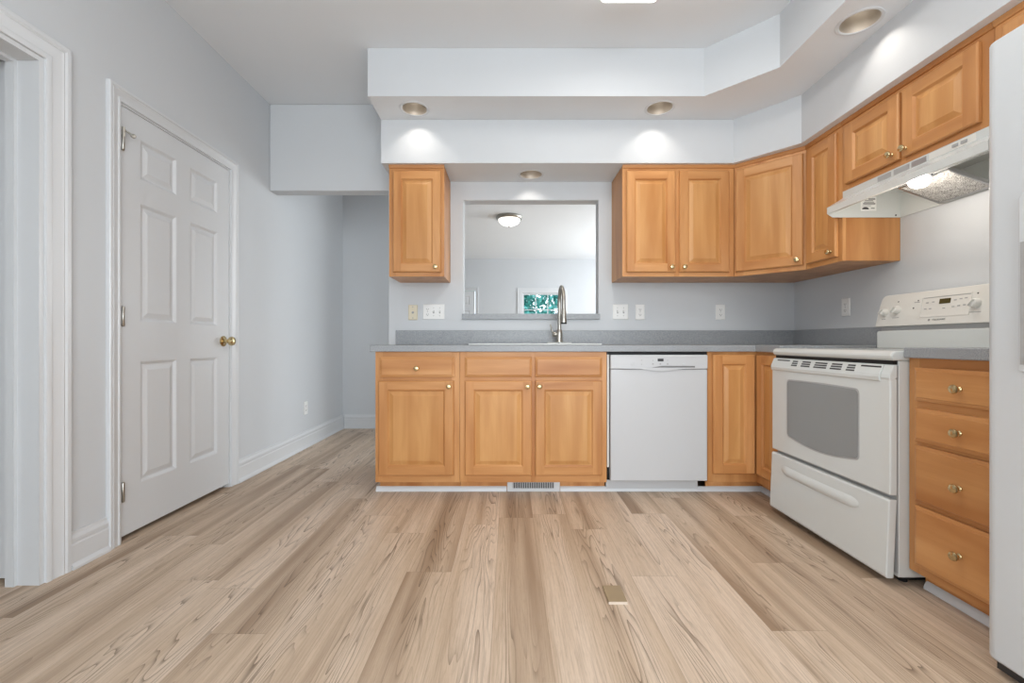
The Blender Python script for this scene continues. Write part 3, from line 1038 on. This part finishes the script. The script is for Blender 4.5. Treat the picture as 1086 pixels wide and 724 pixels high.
# ------------------------------------------------------------------ floor register
t = thing('floor_register', 'white louvred air register in the toe kick below the sink cabinet', 'vent', (-0.012, 2.752, 0))
m = MB(); m.grid([0, 0.035, 0.295, 0.330], [0.0005, 0.018, 0.058, 0.068], lambda i, j: not (i == 1 and j == 1), 0.0, 0.008, 'y')
fr_ = m.build('frame', 'trim', t, bevel=0.002)
m = MB()
m.box(0.035, 0.295, 0.0085, 0.010, 0.014, 0.060)
m.build('backing', 'black', t)
m = MB()
for i in range(26):
    x = 0.037 + i * 0.0102
    m.box(x, x + 0.0034, 0.001, 0.0082, 0.0185, 0.0575)
m.box(0.0355, 0.2945, 0.003, 0.008, 0.018, 0.020)
m.build('louvre', 'trim', t)

# ------------------------------------------------------------------ stove (electric range)
XRF = 1.463
t = thing('electric_range', 'white freestanding electric stove with oven window and raised back panel', 'stove', (XRF, RNG0, 0), R(-90))
w = RNG0 - RNG1
yb = XR - XRF - 0.004
m = MB()
m.box(0.003, w - 0.003, 0.034, yb - 0.012, 0.034, 0.8675)
body = m.build('body', 'app', t, bevel=0.003)
m = MB(); m.box(0.03, w - 0.03, 0.07, 0.55, 0.012, 0.033)
m.build('skid', 'black', t)
for fxx in (0.05, w - 0.05):
    for fyy in (0.09, yb - 0.08):
        m = MB(); m.lathe([(0.016, 0.0), (0.016, 0.034)], (fxx, fyy, 0.0), n=14)
        m.build('foot', 'black', t)
m = MB(); m.box(0.004, w - 0.004, 0.0300, 0.0335, 0.050, 0.848)  # grey sheet coloured as the shade between door and body
m.build('gap_shade_sheet', 'grey', t)
# storage drawer, its lower edge kicked out a little
m = MB(); m.prism([(0.0, 0.333), (-0.003, 0.325), (-0.014, 0.040), (-0.010, 0.030), (0.016, 0.030), (0.029, 0.333)], 'x', 0.003, w - 0.003)
dr = m.build('storage_drawer', 'app', t, bevel=0.004)
gx = [0.155 + (0.60 - 0.155) * i / 12 for i in range(13)]
m = MB()
rows = []
for i in range(25):
    x = 0.095 + 0.52 * i / 24
    e = min(1.0, min(i, 24 - i) / 2.0)
    zc = 0.262 - 0.004 * math.sin(math.pi * i / 24)
    hh = 0.024 * (0.35 + 0.65 * math.sqrt(e))
    yf = lambda z: -0.003 - 0.011 * (0.325 - z) / 0.285
    rows.append([m.v(x, yf(zc + hh) - 0.0008, zc + hh), m.v(x, yf(zc) - 0.006 * e - 0.0008, zc + hh * 0.55), m.v(x, yf(zc) - 0.009 * e - 0.0008, zc - hh * 0.1), m.v(x, yf(zc) - 0.007 * e - 0.0008, zc - hh * 0.7), m.v(x, yf(zc - hh) - 0.0008, zc - hh)])
for A, B in zip(rows, rows[1:]):
    for i in range(4):
        m.f([A[i], A[i + 1], B[i + 1], B[i]])
    m.f([A[4], A[0], B[0], B[4]])
m.f(rows[0]); m.f(rows[-1])
m.build('drawer_pull', 'app', dr, smooth=50)
# oven door
m = MB(); m.box(0.002, w - 0.002, 0.0, 0.029, 0.350, 0.800)
od = m.build('oven_door', 'app', t, bevel=0.005)
wx0, wx1, wz0, wz1 = 0.139, 0.604, 0.452, 0.738


def arch(x0, x1, z0, z1, sag, top, r=0.02, n=18):
    """Window outline with a bowed lower edge."""
    lo = lambda x: z0 - sag * math.sin(math.pi * (x - x0) / (x1 - x0))
    hi = lambda x: z1 + top * math.sin(math.pi * (x - x0) / (x1 - x0))
    pts = []
    for i in range(n + 1):
        x = x0 + r + (x1 - x0 - 2 * r) * i / n
        pts.append((x, lo(x)))
    corner = lambda cx_, cz_, a0: [(cx_ + r * math.cos(R(a0 + 22.5 * q)), cz_ + r * math.sin(R(a0 + 22.5 * q))) for q in range(1, 4)]
    pts += corner(x1 - r, lo(x1 - r) + r, 270) + [(x1, lo(x1 - r) + r)]
    pts += [(x1, hi(x1 - r) - r)] + corner(x1 - r, hi(x1 - r) - r, 0)
    for i in range(n + 1):
        x = x1 - r - (x1 - x0 - 2 * r) * i / n
        pts.append((x, hi(x)))
    pts += corner(x0 + r, hi(x0 + r) - r, 90) + [(x0, hi(x0 + r) - r)]
    pts += [(x0, lo(x0 + r) + r)] + corner(x0 + r, lo(x0 + r) + r, 180)
    return pts


m = MB(); m.prism(arch(wx0 - 0.006, wx1 + 0.006, wz0 - 0.006, wz1 + 0.006, 0.028, 0.004), 'y', -0.0012, 0.002)
m.build('window_border', 'grey', od)
m = MB(); m.prism(arch(wx0, wx1, wz0, wz1, 0.028, 0.004), 'y', -0.0022, 0.002)
m.build('oven_window', 'window_grey', od)
# handle band across the door top, with vents on its sloping crown
m = MB()
hp = [(0.029, 0.802), (0.006, 0.788), (-0.001, 0.784), (-0.006, 0.790), (-0.008, 0.803), (-0.005, 0.815), (0.009, 0.848), (0.014, 0.852), (0.029, 0.852)]
m.prism(hp, 'x', 0.002, w - 0.045)
hb = m.build('handle', 'app', od, bevel=0.002)
m = MB()
m.prism([(0.029, 0.802), (0.006, 0.790), (0.001, 0.790), (-0.003, 0.802), (-0.001, 0.815), (0.012, 0.848), (0.016, 0.852), (0.029, 0.852)], 'x', w - 0.0445, w - 0.002)
m.build('handle_end', 'app', od, bevel=0.003)
nrm = Vector((0, -0.88, 0.48))
sl = lambda s: (-0.005 + 0.014 * s, 0.815 + 0.033 * s)  # along the sloping crown
def slot(x0, x1, s0, s1, par):
    m = MB()
    (ya, za), (yb_, zb_) = sl(s0), sl(s1)
    o1 = (-0.0006 * 0.88, 0.0006 * 0.48)
    m.prism([(ya + o1[0], za + o1[1]), (yb_ + o1[0], zb_ + o1[1]), (yb_ + 0.003, zb_ - 0.002), (ya + 0.003, za - 0.002)], 'x', x0, x1)
    m.build('vent_slot', 'dark', par)
for (a, b) in ((0.171, 0.216), (0.245, 0.310), (0.337, 0.422), (0.445, 0.513), (0.540, 0.587)):
    for s in (0.05, 0.36, 0.67):
        slot(a + 0.004 * s, b - 0.004 * s, s, s + 0.19, hb)
slot(0.043, 0.148, 0.72, 0.90, hb)
slot(0.612, 0.712, 0.72, 0.90, hb)
# cooktop
m = MB()
m.prism([(0.016, 0.868), (0.006, 0.874), (0.003, 0.886), (0.008, 0.899), (0.022, 0.906), (0.585, 0.906), (0.585, 0.868)], 'x', 0.0, w)
ck = m.build('cooktop', 'app', t, bevel=0.006, seg=3)
for (a, b, r_) in ((0.20, 0.17, 0.105), (0.56, 0.17, 0.082), (0.20, 0.43, 0.082), (0.56, 0.43, 0.105)):
    m = MB()
    for rr in (r_, r_ * 0.62):
        m.lathe([(rr, 0.0), (rr, 0.0004), (rr - 0.004, 0.0004), (rr - 0.004, 0.0)], (a, b, 0.9061), n=40, cap=False)
    m.build('burner_ring', 'grey', ck)
m = MB(); m.box(0.008, w - 0.008, 0.018, 0.0335, 0.8525, 0.8675)
m.build('cooktop_gap', 'black', t)
# back panel: lower riser and leaning console
yg = 0.581
m = MB()
m.prism([(0.004, 0.9065), (w - 0.004, 0.9065), (w - 0.004, 0.992), (w - 0.012, 1.000), (0.012, 1.000), (0.004, 0.992)], 'y', yg, yg + 0.095)
m.build('riser', 'app', t, bevel=0.003)
m = MB(); m.box(0.02, w - 0.02, yg + 0.012, yg + 0.09, 1.0002, 1.0238)
m.build('riser_gap', 'grey', t)
LEAN = 0.030
H0, H1 = 1.024, 1.192


def con(x, h, o):
    """Console face: h = height, o = distance out of the face."""
    s = (h - H0) / (H1 - H0)
    return (x, yg - 0.006 + LEAN * s - o, h)


m = MB()
out = [(0.0, H0), (w, H0), (w, 1.05), (w - 0.006, 1.12)]
for i in range(7):
    a = R(90) * i / 6
    out.append((w - 0.012 - 0.030 * (1 - math.cos(a)) , H1 - 0.032 + 0.032 * math.sin(a)))
out2 = [(w - x, z) for x, z in out[::-1]]
out = out[:] + out2[:]
F = [m.v(*con(x, z, 0.0)) for x, z in out]
B = [m.v(x, yg + 0.092, z) for x, z in out]
n_ = len(out)
for i in range(n_):
    m.f([F[i], F[(i + 1) % n_], B[(i + 1) % n_], B[i]])
m.f(F); m.f(B[::-1])
cs = m.build('console', 'bisque', t, bevel=0.003)
FRC = lambda x, y, z: con(x, z, -y)
m = MB(FRC)
m.grid([0.255, 0.259, 0.488, 0.492], [1.062, 1.066, 1.158, 1.162], lambda i, j: not (i == 1 and j == 1), -0.0022, 0.001, 'y')
m.build('touchpad_border', 'bisque', cs)
m = MB(FRC); m.box(0.262, 0.486, -0.0008, 0.001, 1.155, 1.158)
m.build('touchpad_shadow_line', 'grey', cs)
m = MB(FRC); m.box(0.346, 0.399, -0.0016, 0.001, 1.122, 1.146)
m.build('clock_display', 'lcd', cs)
for i, (a, h) in enumerate(((0.285, 1.132), (0.315, 1.134), (0.28, 1.102), (0.305, 1.102), (0.42, 1.134), (0.445, 1.137), (0.468, 1.139), (0.415, 1.104), (0.44, 1.106), (0.465, 1.108), (0.372, 1.100))):
    m = MB(FRC); m.box(a - 0.006, a + 0.006, -0.0010, 0.001, h - 0.0025, h + 0.0025)
    m.build('touch_key', 'grey', cs)


def console_knob(x, h, big=1.0):
    m = MB()
    p = con(x, h, -0.0005)
    d = Vector((0, -0.985, 0.17))
    m.lathe([(0.024 * big, 0.0), (0.024 * big, 0.006), (0.021 * big, 0.010), (0.019 * big, 0.022), (0.015 * big, 0.025), (0.0, 0.026)], p, d, 28)
    kn = m.build('control_knob', 'bisque', cs, smooth=35)
    g = MB()
    c = Vector(p) + d * 0.0245
    for s in (1,):
        u = Vector((0.64, 0.13, 0.76)).normalized()
        v_ = d.cross(u).normalized()
        q = []
        for (au, av, ad) in ((-0.019, -0.005, 0), (0.019, -0.005, 0), (0.019, 0.005, 0), (-0.019, 0.005, 0), (-0.017, -0.003, 0.009), (0.017, -0.003, 0.009), (0.017, 0.003, 0.009), (-0.017, 0.003, 0.009)):
            q.append(g.v(*(c + u * au * big + v_ * av * big + d * ad)))
        for ff in ((0, 1, 2, 3), (4, 5, 6, 7), (0, 1, 5, 4), (1, 2, 6, 5), (2, 3, 7, 6), (3, 0, 4, 7)):
            g.f([q[i] for i in ff])
    g.build('grip', 'bisque', kn)
    return kn


console_knob(0.050, 1.100, 0.82)
console_knob(0.122, 1.108, 0.92)
console_knob(0.515, 1.110, 0.92)
console_knob(0.640, 1.108, 0.92)
console_knob(0.710, 1.100, 0.82)
for x, h in ((0.122, 1.152), (0.215, 1.112), (0.515, 1.155), (0.235, 1.148)):
    m = MB(FRC); m.lathe([(0.0035, 0.0), (0.0035, 0.0008), (0, 0.0008)], (x, 0, h), (0, -1, 0), 10)
    m.build('indicator', 'dark', cs)
for x0, x1, h in ((0.035, 0.060, 1.063), (0.100, 0.140, 1.068), (0.49, 0.54, 1.072), (0.215, 0.245, 1.140)):
    m = MB(FRC); m.box(x0, x1, -0.0006, 0.001, h - 0.0015, h + 0.0015)
    m.build('caption_line', 'print', cs)


def lettering(name, body_, size, mat, parent, place, extr=0.0006):
    cu = bpy.data.curves.new(name, 'FONT')
    cu.body = body_
    cu.size = size
    cu.extrude = extr
    cu.align_x = 'CENTER'
    cu.align_y = 'CENTER'
    tmp = bpy.data.objects.new('tmp_text', cu)
    COL.objects.link(tmp)
    dg = bpy.context.evaluated_depsgraph_get()
    dg.update()
    me = bpy.data.meshes.new_from_object(tmp.evaluated_get(dg))
    bpy.data.objects.remove(tmp)
    for v_ in me.vertices:
        v_.co = Vector(place(v_.co.x, v_.co.y, v_.co.z))
    me.materials.clear()
    me.materials.append(M[mat])
    o = bpy.data.objects.new(name, me)
    COL.objects.link(o)
    o.parent = parent
    return o


lettering('maker_lettering', 'FRIGIDAIRE', 0.0125, 'print', cs, lambda x, y, z: con(0.357 + x, 1.047 + y, 0.0006 + z))
m = MB(FRC); m.lathe([(0.0055, 0.0), (0.0055, 0.001), (0.0, 0.001)], (0.309, 0, 1.047), (0, -1, 0), 16)
m.build('maker_emblem', 'print', cs)

# ------------------------------------------------------------------ range hood
XHF = 1.749
t = thing('range_hood', 'white under-cabinet range hood with lit lens and mesh filter above the stove', 'hood', (XHF, YN1 - 0.004, 0), R(-90))
w = YN1 - YH1 + 0.055
yf = XUF - XHF - 0.002      # front of the upper box
yw = XR - XHF - 0.003
zt, zb = 1.7655, 1.624
m = MB()
side = [(0.0, 1.643), (0.0, 1.677), (yf, 1.730), (yf, zt), (yw, zt), (yw, zb), (0.03, zb)]
m.prism(side, 'x', 0.0, 0.004)
m.prism(side, 'x', w - 0.004, w)
fp = [(0.0, 1.643), (0.0, 1.677), (yf, 1.730), (yf, zt), (yw, zt), (yw, zt - 0.004), (yf + 0.004, zt - 0.004), (yf + 0.004, 1.727), (0.004, 1.674), (0.004, 1.647), (0.014, 1.647), (0.014, 1.643)]
m.prism(fp, 'x', 0.004, w - 0.004)
m.box(0.004, w - 0.004, yw - 0.004, yw, zb, zt - 0.004)
sh = m.build('shell', 'app', t)
sh['label'] = 'white painted steel shell'
# inner liner beside the lamp
m = MB()
m.prism([(0.015, 1.649), (0.165, 1.700), (0.165, 1.697), (0.015, 1.646)], 'x', 0.515, w - 0.006)
m.build('liner', 'app', t)
# filter
u0, u1 = 0.252, 0.500
fa, fb = (0.165, 1.697), (0.372, 1.622)
m = MB()
m.prism([fa, fb, (fb[0] + 0.003, fb[1] + 0.010), (fa[0] + 0.003, fa[1] + 0.010)], 'x', u0 + 0.006, u1 - 0.006)
fl = m.build('filter', 'filter', t)
m = MB()
P = lambda x, s, o: (x, fa[0] + (fb[0] - fa[0]) * s + 0.34 * o, fa[1] + (fb[1] - fa[1]) * s + 0.94 * o)
m2 = MB(lambda x, s, o: P(x, s, o))
m2.grid([u0, u0 + 0.010, u1 - 0.010, u1], [0.0, 0.04, 0.96, 1.0], lambda i, j: not (i == 1 and j == 1), -0.002, 0.012, 'z')
m2.build('filter_frame', 'steel', fl)
m.bm.free()
# lamp lens
m = MB()
m.lathe([(0.0, 0.0), (0.020, 0.002), (0.034, 0.010), (0.041, 0.024), (0.042, 0.040), (0.0, 0.041)], (0.408, 0.118, 1.648), (0.0, 0.25, 0.97), 24)
m.build('lens', 'hoodlens', t, smooth=40)
m = MB(); m.box(0.452, 0.460, 0.11, 0.140, 1.684, 1.700)
m.build('lamp_bracket', 'dark', t)
for (a, b, mm) in ((0.229, 0.305, 'grey'), (0.320, 0.402, 'grey'), (0.413, 0.484, 'steel')):
    m = MB(); m.box(a, b, yf - 0.0012, yf + 0.001, 1.735, 1.759)
    gr_ = m.build('grille', mm, t)
m = MB(); m.box(0.497, 0.69, yf - 0.0015, yf + 0.001, 1.733, 1.761)
m.build('switch_panel', 'bisque', t)
for a in (0.60, 0.635):
    m = MB(); m.box(a, a + 0.022, yf - 0.006, yf - 0.0012, 1.742, 1.753)
    m.build('rocker_switch', 'grey', t)
# rating sticker inside the far side wall
m = MB(); m.box(0.0042, 0.0048, 0.182, 0.268, 1.660, 1.738)
sk = m.build('rating_sticker', 'plate', t)
for (a, b, c, d) in ((0.195, 0.262, 1.696, 1.7015), (0.20, 0.255, 1.706, 1.709), (0.205, 0.25, 1.714, 1.717), (0.225, 0.262, 1.722, 1.727), (0.192, 0.24, 1.687, 1.689), (0.238, 0.258, 1.672, 1.676)):
    m = MB(); m.box(0.0048, 0.0051, a, b, c, d)
    m.build('print_line', 'dark', sk)
m = MB(); m.prism([(0.208 + 0.019 * math.cos(R(a)), 1.668 + 0.013 * math.sin(R(a))) for a in range(0, 181, 20)], 'x', 0.0048, 0.0051)
m.build('certification_mark', 'dark', sk)
m = MB(); m.lathe([(0.0045, 0), (0.0045, 0.002), (0, 0.003)], (0.004, 0.375, 1.636), (1, 0, 0), 12)
m.build('screw', 'dark', t)

# ------------------------------------------------------------------ refrigerator
XFF = 1.370
YF1 = 1.268
t = thing('refrigerator', 'tall white side-by-side refrigerator with a door dispenser', 'refrigerator', (XFF, YF1, 0), R(-90))
w, dep = 0.905, XR - XFF - 0.03
zt = 1.790
m = MB(); m.box(0.006, w - 0.006, 0.085, dep, 0.030, zt - 0.02)
m.build('case', 'fridge', t, bevel=0.006)


def fdoor(x0, x1):
    m = MB()
    r = 0.034
    pts = [(x0, 0.078)]
    for i in range(7):
        a = R(90) * i / 6
        pts.append((x0 + r - r * math.cos(a), r * 0.8 - r * 0.8 * math.sin(a)))
    for i in range(7):
        a = R(90) * (1 - i / 6)
        pts.append((x1 - r + r * math.cos(a), r * 0.8 - r * 0.8 * math.sin(a)))
    pts.append((x1, 0.078))
    return m, pts


DSX0, DSX1, DSZ0, DSZ1 = 0.098, 0.300, 0.86, 1.345
m, pts = fdoor(0.0, 0.388)
m.prism(pts, 'z', 0.042, zt)
fd = m.build('freezer_door', 'fridge', t, smooth=30, bevel=0.006)
m, pts = fdoor(0.394, w)
m.prism(pts, 'z', 0.042, zt)
rd = m.build('refrigerator_door', 'fridge', t, smooth=30, bevel=0.006)
# dispenser surround
m = MB()
ds = [(DSX0, DSZ0), (DSX1, DSZ0), (DSX1, DSZ1 - 0.02)]
for i in range(9):
    a = math.pi * i / 8
    ds.append(((DSX0 + DSX1) / 2 + (DSX1 - DSX0) / 2 * math.cos(a), DSZ1 - 0.02 + 0.02 * math.sin(a)))
ds.append((DSX0, DSZ1 - 0.02))
m.prism(ds, 'y', -0.012, -0.0005)
dp = m.build('dispenser', 'fridge', fd, bevel=0.003)
m = MB(); m.box(DSX0 + 0.005, DSX1 - 0.005, -0.0130, -0.0122, DSZ0 + 0.02, 1.205)  # flat grey panel, the recess's shade put in as colour
m.build('niche_shade', 'grey', fd)
m = MB(); m.box(DSX0 + 0.03, DSX1 - 0.03, -0.030, -0.0132, DSZ0 + 0.02, DSZ0 + 0.035)
m.build('drip_tray', 'dark', fd)
for hx_, par in ((0.352, fd), (0.430, rd)):
    m = MB()
    m.tube([(hx_, -0.001, 0.62), (hx_, -0.045, 0.65), (hx_, -0.050, 0.72), (hx_, -0.050, 1.40), (hx_, -0.045, 1.47), (hx_, -0.001, 1.50)], 0.013, 12)
    m.build('handle', 'fridge', par, smooth=50)
m = MB(); m.box(0.01, w - 0.01, 0.030, 0.084, 0.006, 0.039)
m.build('kick_grille', 'dark', t)
for fxx in (0.06, w - 0.06):
    for fyy in (0.12, dep - 0.06):
        m = MB(); m.lathe([(0.018, 0.0), (0.018, 0.030)], (fxx, fyy, 0.0), n=14)
        m.build('foot', 'dark', t)

# ------------------------------------------------------------------ recessed lights
GC = 'recessed ceiling downlights in the soffit'
CL = ['recessed downlight above the lone single-door wall cabinet', 'recessed downlight above the two-door wall cabinet',
      'recessed downlight above the hood-side cabinets, biggest in view', 'recessed downlight above the pass-through opening, lowest of the four']
first = None
for (x, y, z), lb in zip(CANS, CL):
    if first is None:
        t = thing('recessed_light', lb, 'light', (x, y, z), 0, GC)
        m = MB()
        m.lathe([(CR, 0.0), (CR + 0.004, -0.004), (CR + 0.014, -0.004), (CR + 0.018, -0.0006), (CR + 0.004, -0.0006)], (0, 0, 0), n=40, cap=False)
        m.build('trim_ring', 'trim', t, smooth=40)
        m = MB()
        m.lathe([(CR, 0.0), (CR - 0.004, 0.03), (CR - 0.012, 0.075), (0.050, 0.115), (0.036, 0.140), (0.0, 0.140)], (0, 0, 0), n=40, cap=False)
        m.build('reflector', 'can', t, smooth=50)
        m = MB()
        m.lathe([(0.0, 0.098), (0.022, 0.100), (0.036, 0.108), (0.032, 0.122), (0.018, 0.138), (0.0, 0.139)], (0, 0, 0), n=28)
        m.build('bulb', 'bulb', t, smooth=50)
        first = t
    else:
        t = copy_tree(first)
        t.location = (x, y, z)
        t['label'] = lb
    ld = bpy.data.lights.new('downlight', 'SPOT')
    ld.energy = CAN_W * (0.8 if z == ZS2 else 1.0)
    ld.spot_size = R(108)
    ld.spot_blend = 1.0
    ld.shadow_soft_size = 0.018
    ld.color = (1.0, 0.93, 0.84)
    lo = bpy.data.objects.new('downlight_lamp', ld)
    lo.location = (x, y, z + 0.078)
    COL.objects.link(lo)

# hood lamp light
ld = bpy.data.lights.new('hood_lamp', 'POINT')
ld.energy = 2.4
ld.color = (1.0, 0.92, 0.82)
ld.shadow_soft_size = 0.03
lo = bpy.data.objects.new('hood_lamp', ld)
lo.location = (XHF + 0.118, YN1 - 0.004 - 0.408, 1.60)
COL.objects.link(lo)

# ceiling fixture (only its far end shows)
t = thing('ceiling_fixture', 'white rounded box light on the main ceiling, partly out of view', 'light', (0.603, 2.228, HC))
m = MB(); m.box(-0.125, 0.125, -1.21, -0.012, -0.030, -0.0006)
m.build('pan', 'trim', t, bevel=0.004)
m = MB()
m.box(-0.142, 0.142, -1.22, 0.0, -0.088, -0.0305)
m.build('diffuser', 'diff', t, bevel=0.022, seg=4)

ld = bpy.data.lights.new('ceiling_fixture_lamp', 'AREA')
ld.shape = 'RECTANGLE'
ld.size, ld.size_y = 0.26, 1.16
ld.energy = FIX_W
ld.color = (1.0, 0.96, 0.90)
lo = bpy.data.objects.new('ceiling_fixture_lamp', ld)
lo.location = (0.603, 2.228 - 0.61, HC - 0.092)
COL.objects.link(lo)

# living-room dome light
t = thing('flush_mount_light', 'round dome ceiling light with nickel rim seen through the pass-through', 'light', (0.0, 6.30, HC))
m = MB(); m.lathe([(0.0, -0.0006), (0.185, -0.0006), (0.192, -0.018), (0.186, -0.034), (0.170, -0.044), (0.155, -0.044), (0.155, -0.030)], (0, 0, 0), n=40, cap=False)
m.build('rim', 'nickel', t, smooth=40)
m = MB(); m.lathe([(0.158, -0.040), (0.150, -0.070), (0.125, -0.100), (0.085, -0.122), (0.035, -0.133), (0.0, -0.135)], (0, 0, 0), n=40, cap=False)
m.build('glass_dome', 'dome', t, smooth=60)
m = MB(); m.lathe([(0.0, -0.134), (0.010, -0.136), (0.013, -0.146), (0.006, -0.155), (0.0, -0.158)], (0, 0, 0), n=16)
m.build('finial', 'nickel', t, smooth=60)

# ------------------------------------------------------------------ wall plates
def plate_thing(name, label, cat, loc, rz, gangs, mat='plate', group=None, h=0.114):
    """gangs: list of 'o' (duplex outlet), 's' (toggle), 'b' (single round hole). Local x across, front at -y."""
    t = thing(name, label, cat, loc, rz, group)
    n = len(gangs)
    w = 0.070 + 0.046 * (n - 1)
    m = MB(); m.rings(-w / 2, w / 2, -h / 2, h / 2, [(0, -0.0006), (0, -0.003), (0.004, -0.006)])
    m.build('plate', mat, t)
    for i, g in enumerate(gangs):
        x = (i - (n - 1) / 2) * 0.046
        if g == 'o':
            for s in (-1, 1):
                m = MB()
                z = s * 0.0195
                m.prism([(x + 0.0165 * math.cos(R(a)) * (1 if abs(math.cos(R(a))) < 0.9 else 0.97), z + 0.0135 * math.sin(R(a))) for a in range(0, 360, 15)], 'y', -0.0075, -0.0055)
                rc_ = m.build('receptacle', mat, t)
                m = MB(); m.box(x - 0.008, x - 0.0055, -0.0080, -0.0070, z - 0.003, z + 0.005)
                m.build('slot', 'dark', rc_)
                m = MB(); m.box(x + 0.0055, x + 0.008, -0.0080, -0.0070, z - 0.002, z + 0.005)
                m.build('slot', 'dark', rc_)
                m = MB(); m.lathe([(0.0026, 0), (0.0026, 0.001), (0, 0.001)], (x, -0.0070, z - 0.008), (0, -1, 0), 10)
                m.build('slot', 'dark', rc_)
            m = MB(); m.lathe([(0.003, 0), (0.003, 0.001), (0, 0.0015)], (x, -0.0055, 0), (0, -1, 0), 10)
            m.build('screw', 'grey', t)
        elif g == 's':
            m = MB(); m.box(x - 0.005, x + 0.005, -0.0066, -0.0055, -0.012, 0.012)
            sl_ = m.build('slot', 'grey', t)
            m = MB(); m.prism([(-0.006, -0.004), (-0.017, 0.004), (-0.016, 0.009), (-0.006, 0.006)], 'x', x - 0.0035, x + 0.0035)
            m.build('toggle', mat, t)
            for s in (-1, 1):
                m = MB(); m.lathe([(0.003, 0), (0.003, 0.001), (0, 0.0015)], (x, -0.0055, s * 0.030), (0, -1, 0), 10)
                m.build('screw', 'grey', t)
        else:
            m = MB(); m.lathe([(0.009, 0), (0.009, 0.002), (0.004, 0.004), (0, 0.004)], (x, -0.0055, 0.0), (0, -1, 0), 16)
            m.build('jack', 'grey', t)
            for s in (-1, 1):
                m = MB(); m.lathe([(0.0045, 0), (0.0045, 0.0015), (0, 0.002)], (x, -0.0055, s * 0.042), (0, -1, 0), 10)
                m.build('screw', 'grey', t)
    return t


GO = 'white duplex outlets'
plate_thing('wall_plate', 'beige wall plate under the lone single-door wall cabinet', 'wall plate', (-0.728, YB, 1.163), 0, ['b'], 'beige')
plate_thing('switch_plate', 'wide white plate with one outlet and two toggle switches', 'light switch', (-0.571, YB, 1.168), 0, ['o', 's', 's'])
plate_thing('switch_plate', 'white double toggle switch plate just beside the pass-through ledge', 'light switch', (0.842, YB, 1.168), 0, ['s', 's'])
plate_thing('wall_outlet', 'white duplex outlet next to the double toggle switch', 'outlet', (0.990, YB, 1.166), 0, ['o'], group=GO)
plate_thing('wall_outlet', 'white duplex outlet under the angled corner cabinet', 'outlet', (1.598, YB, 1.165), 0, ['o'], group=GO)
plate_thing('wall_outlet', 'white duplex outlet on the side wall near the stove console', 'outlet', (XR, 2.808, 1.162), R(-90), ['o'], group=GO)
plate_thing('wall_outlet', 'white duplex outlet low on the wall beyond the six-panel door', 'outlet', (XL, 3.907, 0.352), R(90), ['o'], group=GO)

# ------------------------------------------------------------------ small plate on the floor
t = thing('floor_plate', 'small tan rectangular plate with a pale front edge lying on the floor', 'floor plate', (0.391, 1.625, 0))
m = MB(); m.box(-0.034, 0.034, -0.051, 0.055, 0.0004, 0.008)
m.build('slab', 'tan', t, bevel=0.001)
m = MB(); m.box(-0.034, 0.034, -0.055, -0.0512, 0.0004, 0.008)
m.build('front_edge', 'tanedge', t)

# ------------------------------------------------------------------ outside the far window
m = MB(); m.box(-8, 10, YF + 0.13, 22, -0.30, -0.20)
struct(m.build('ground', 'lawn'))
t = thing('garden_tree', 'leafy green tree outside the living-room window', 'tree', (2.3, 12.6, -0.2))
m = MB(); m.tube([(0, 0, 0.0), (-0.1, 0, 0.8), (-0.35, 0.05, 1.5), (-0.8, 0, 2.4)], [0.14, 0.11, 0.09, 0.05], 10)
m.build('trunk', 'bark', t, smooth=50)
m = MB()
rnd = random.Random(3)
for i in range(6500):
    a, b = rnd.uniform(0, 6.283), rnd.uniform(-1, 1)
    r = rnd.uniform(0.45, 1.0) ** 0.5
    c = Vector((-1.0 + 1.7 * r * math.cos(a) * math.sqrt(1 - b * b), 1.1 * r * math.sin(a) * math.sqrt(1 - b * b), 2.1 + 1.6 * r * b))
    u = Vector((rnd.uniform(-1, 1), rnd.uniform(-1, 1), rnd.uniform(-1, 1))).normalized()
    v_ = u.orthogonal().normalized()
    s = rnd.uniform(0.06, 0.13)
    m.f([m.v(*(c - u * s)), m.v(*(c + v_ * s * 0.45)), m.v(*(c + u * s)), m.v(*(c - v_ * s * 0.45))])
fo = m.build('foliage', 'leaf', t)
fo['kind'] = 'stuff'
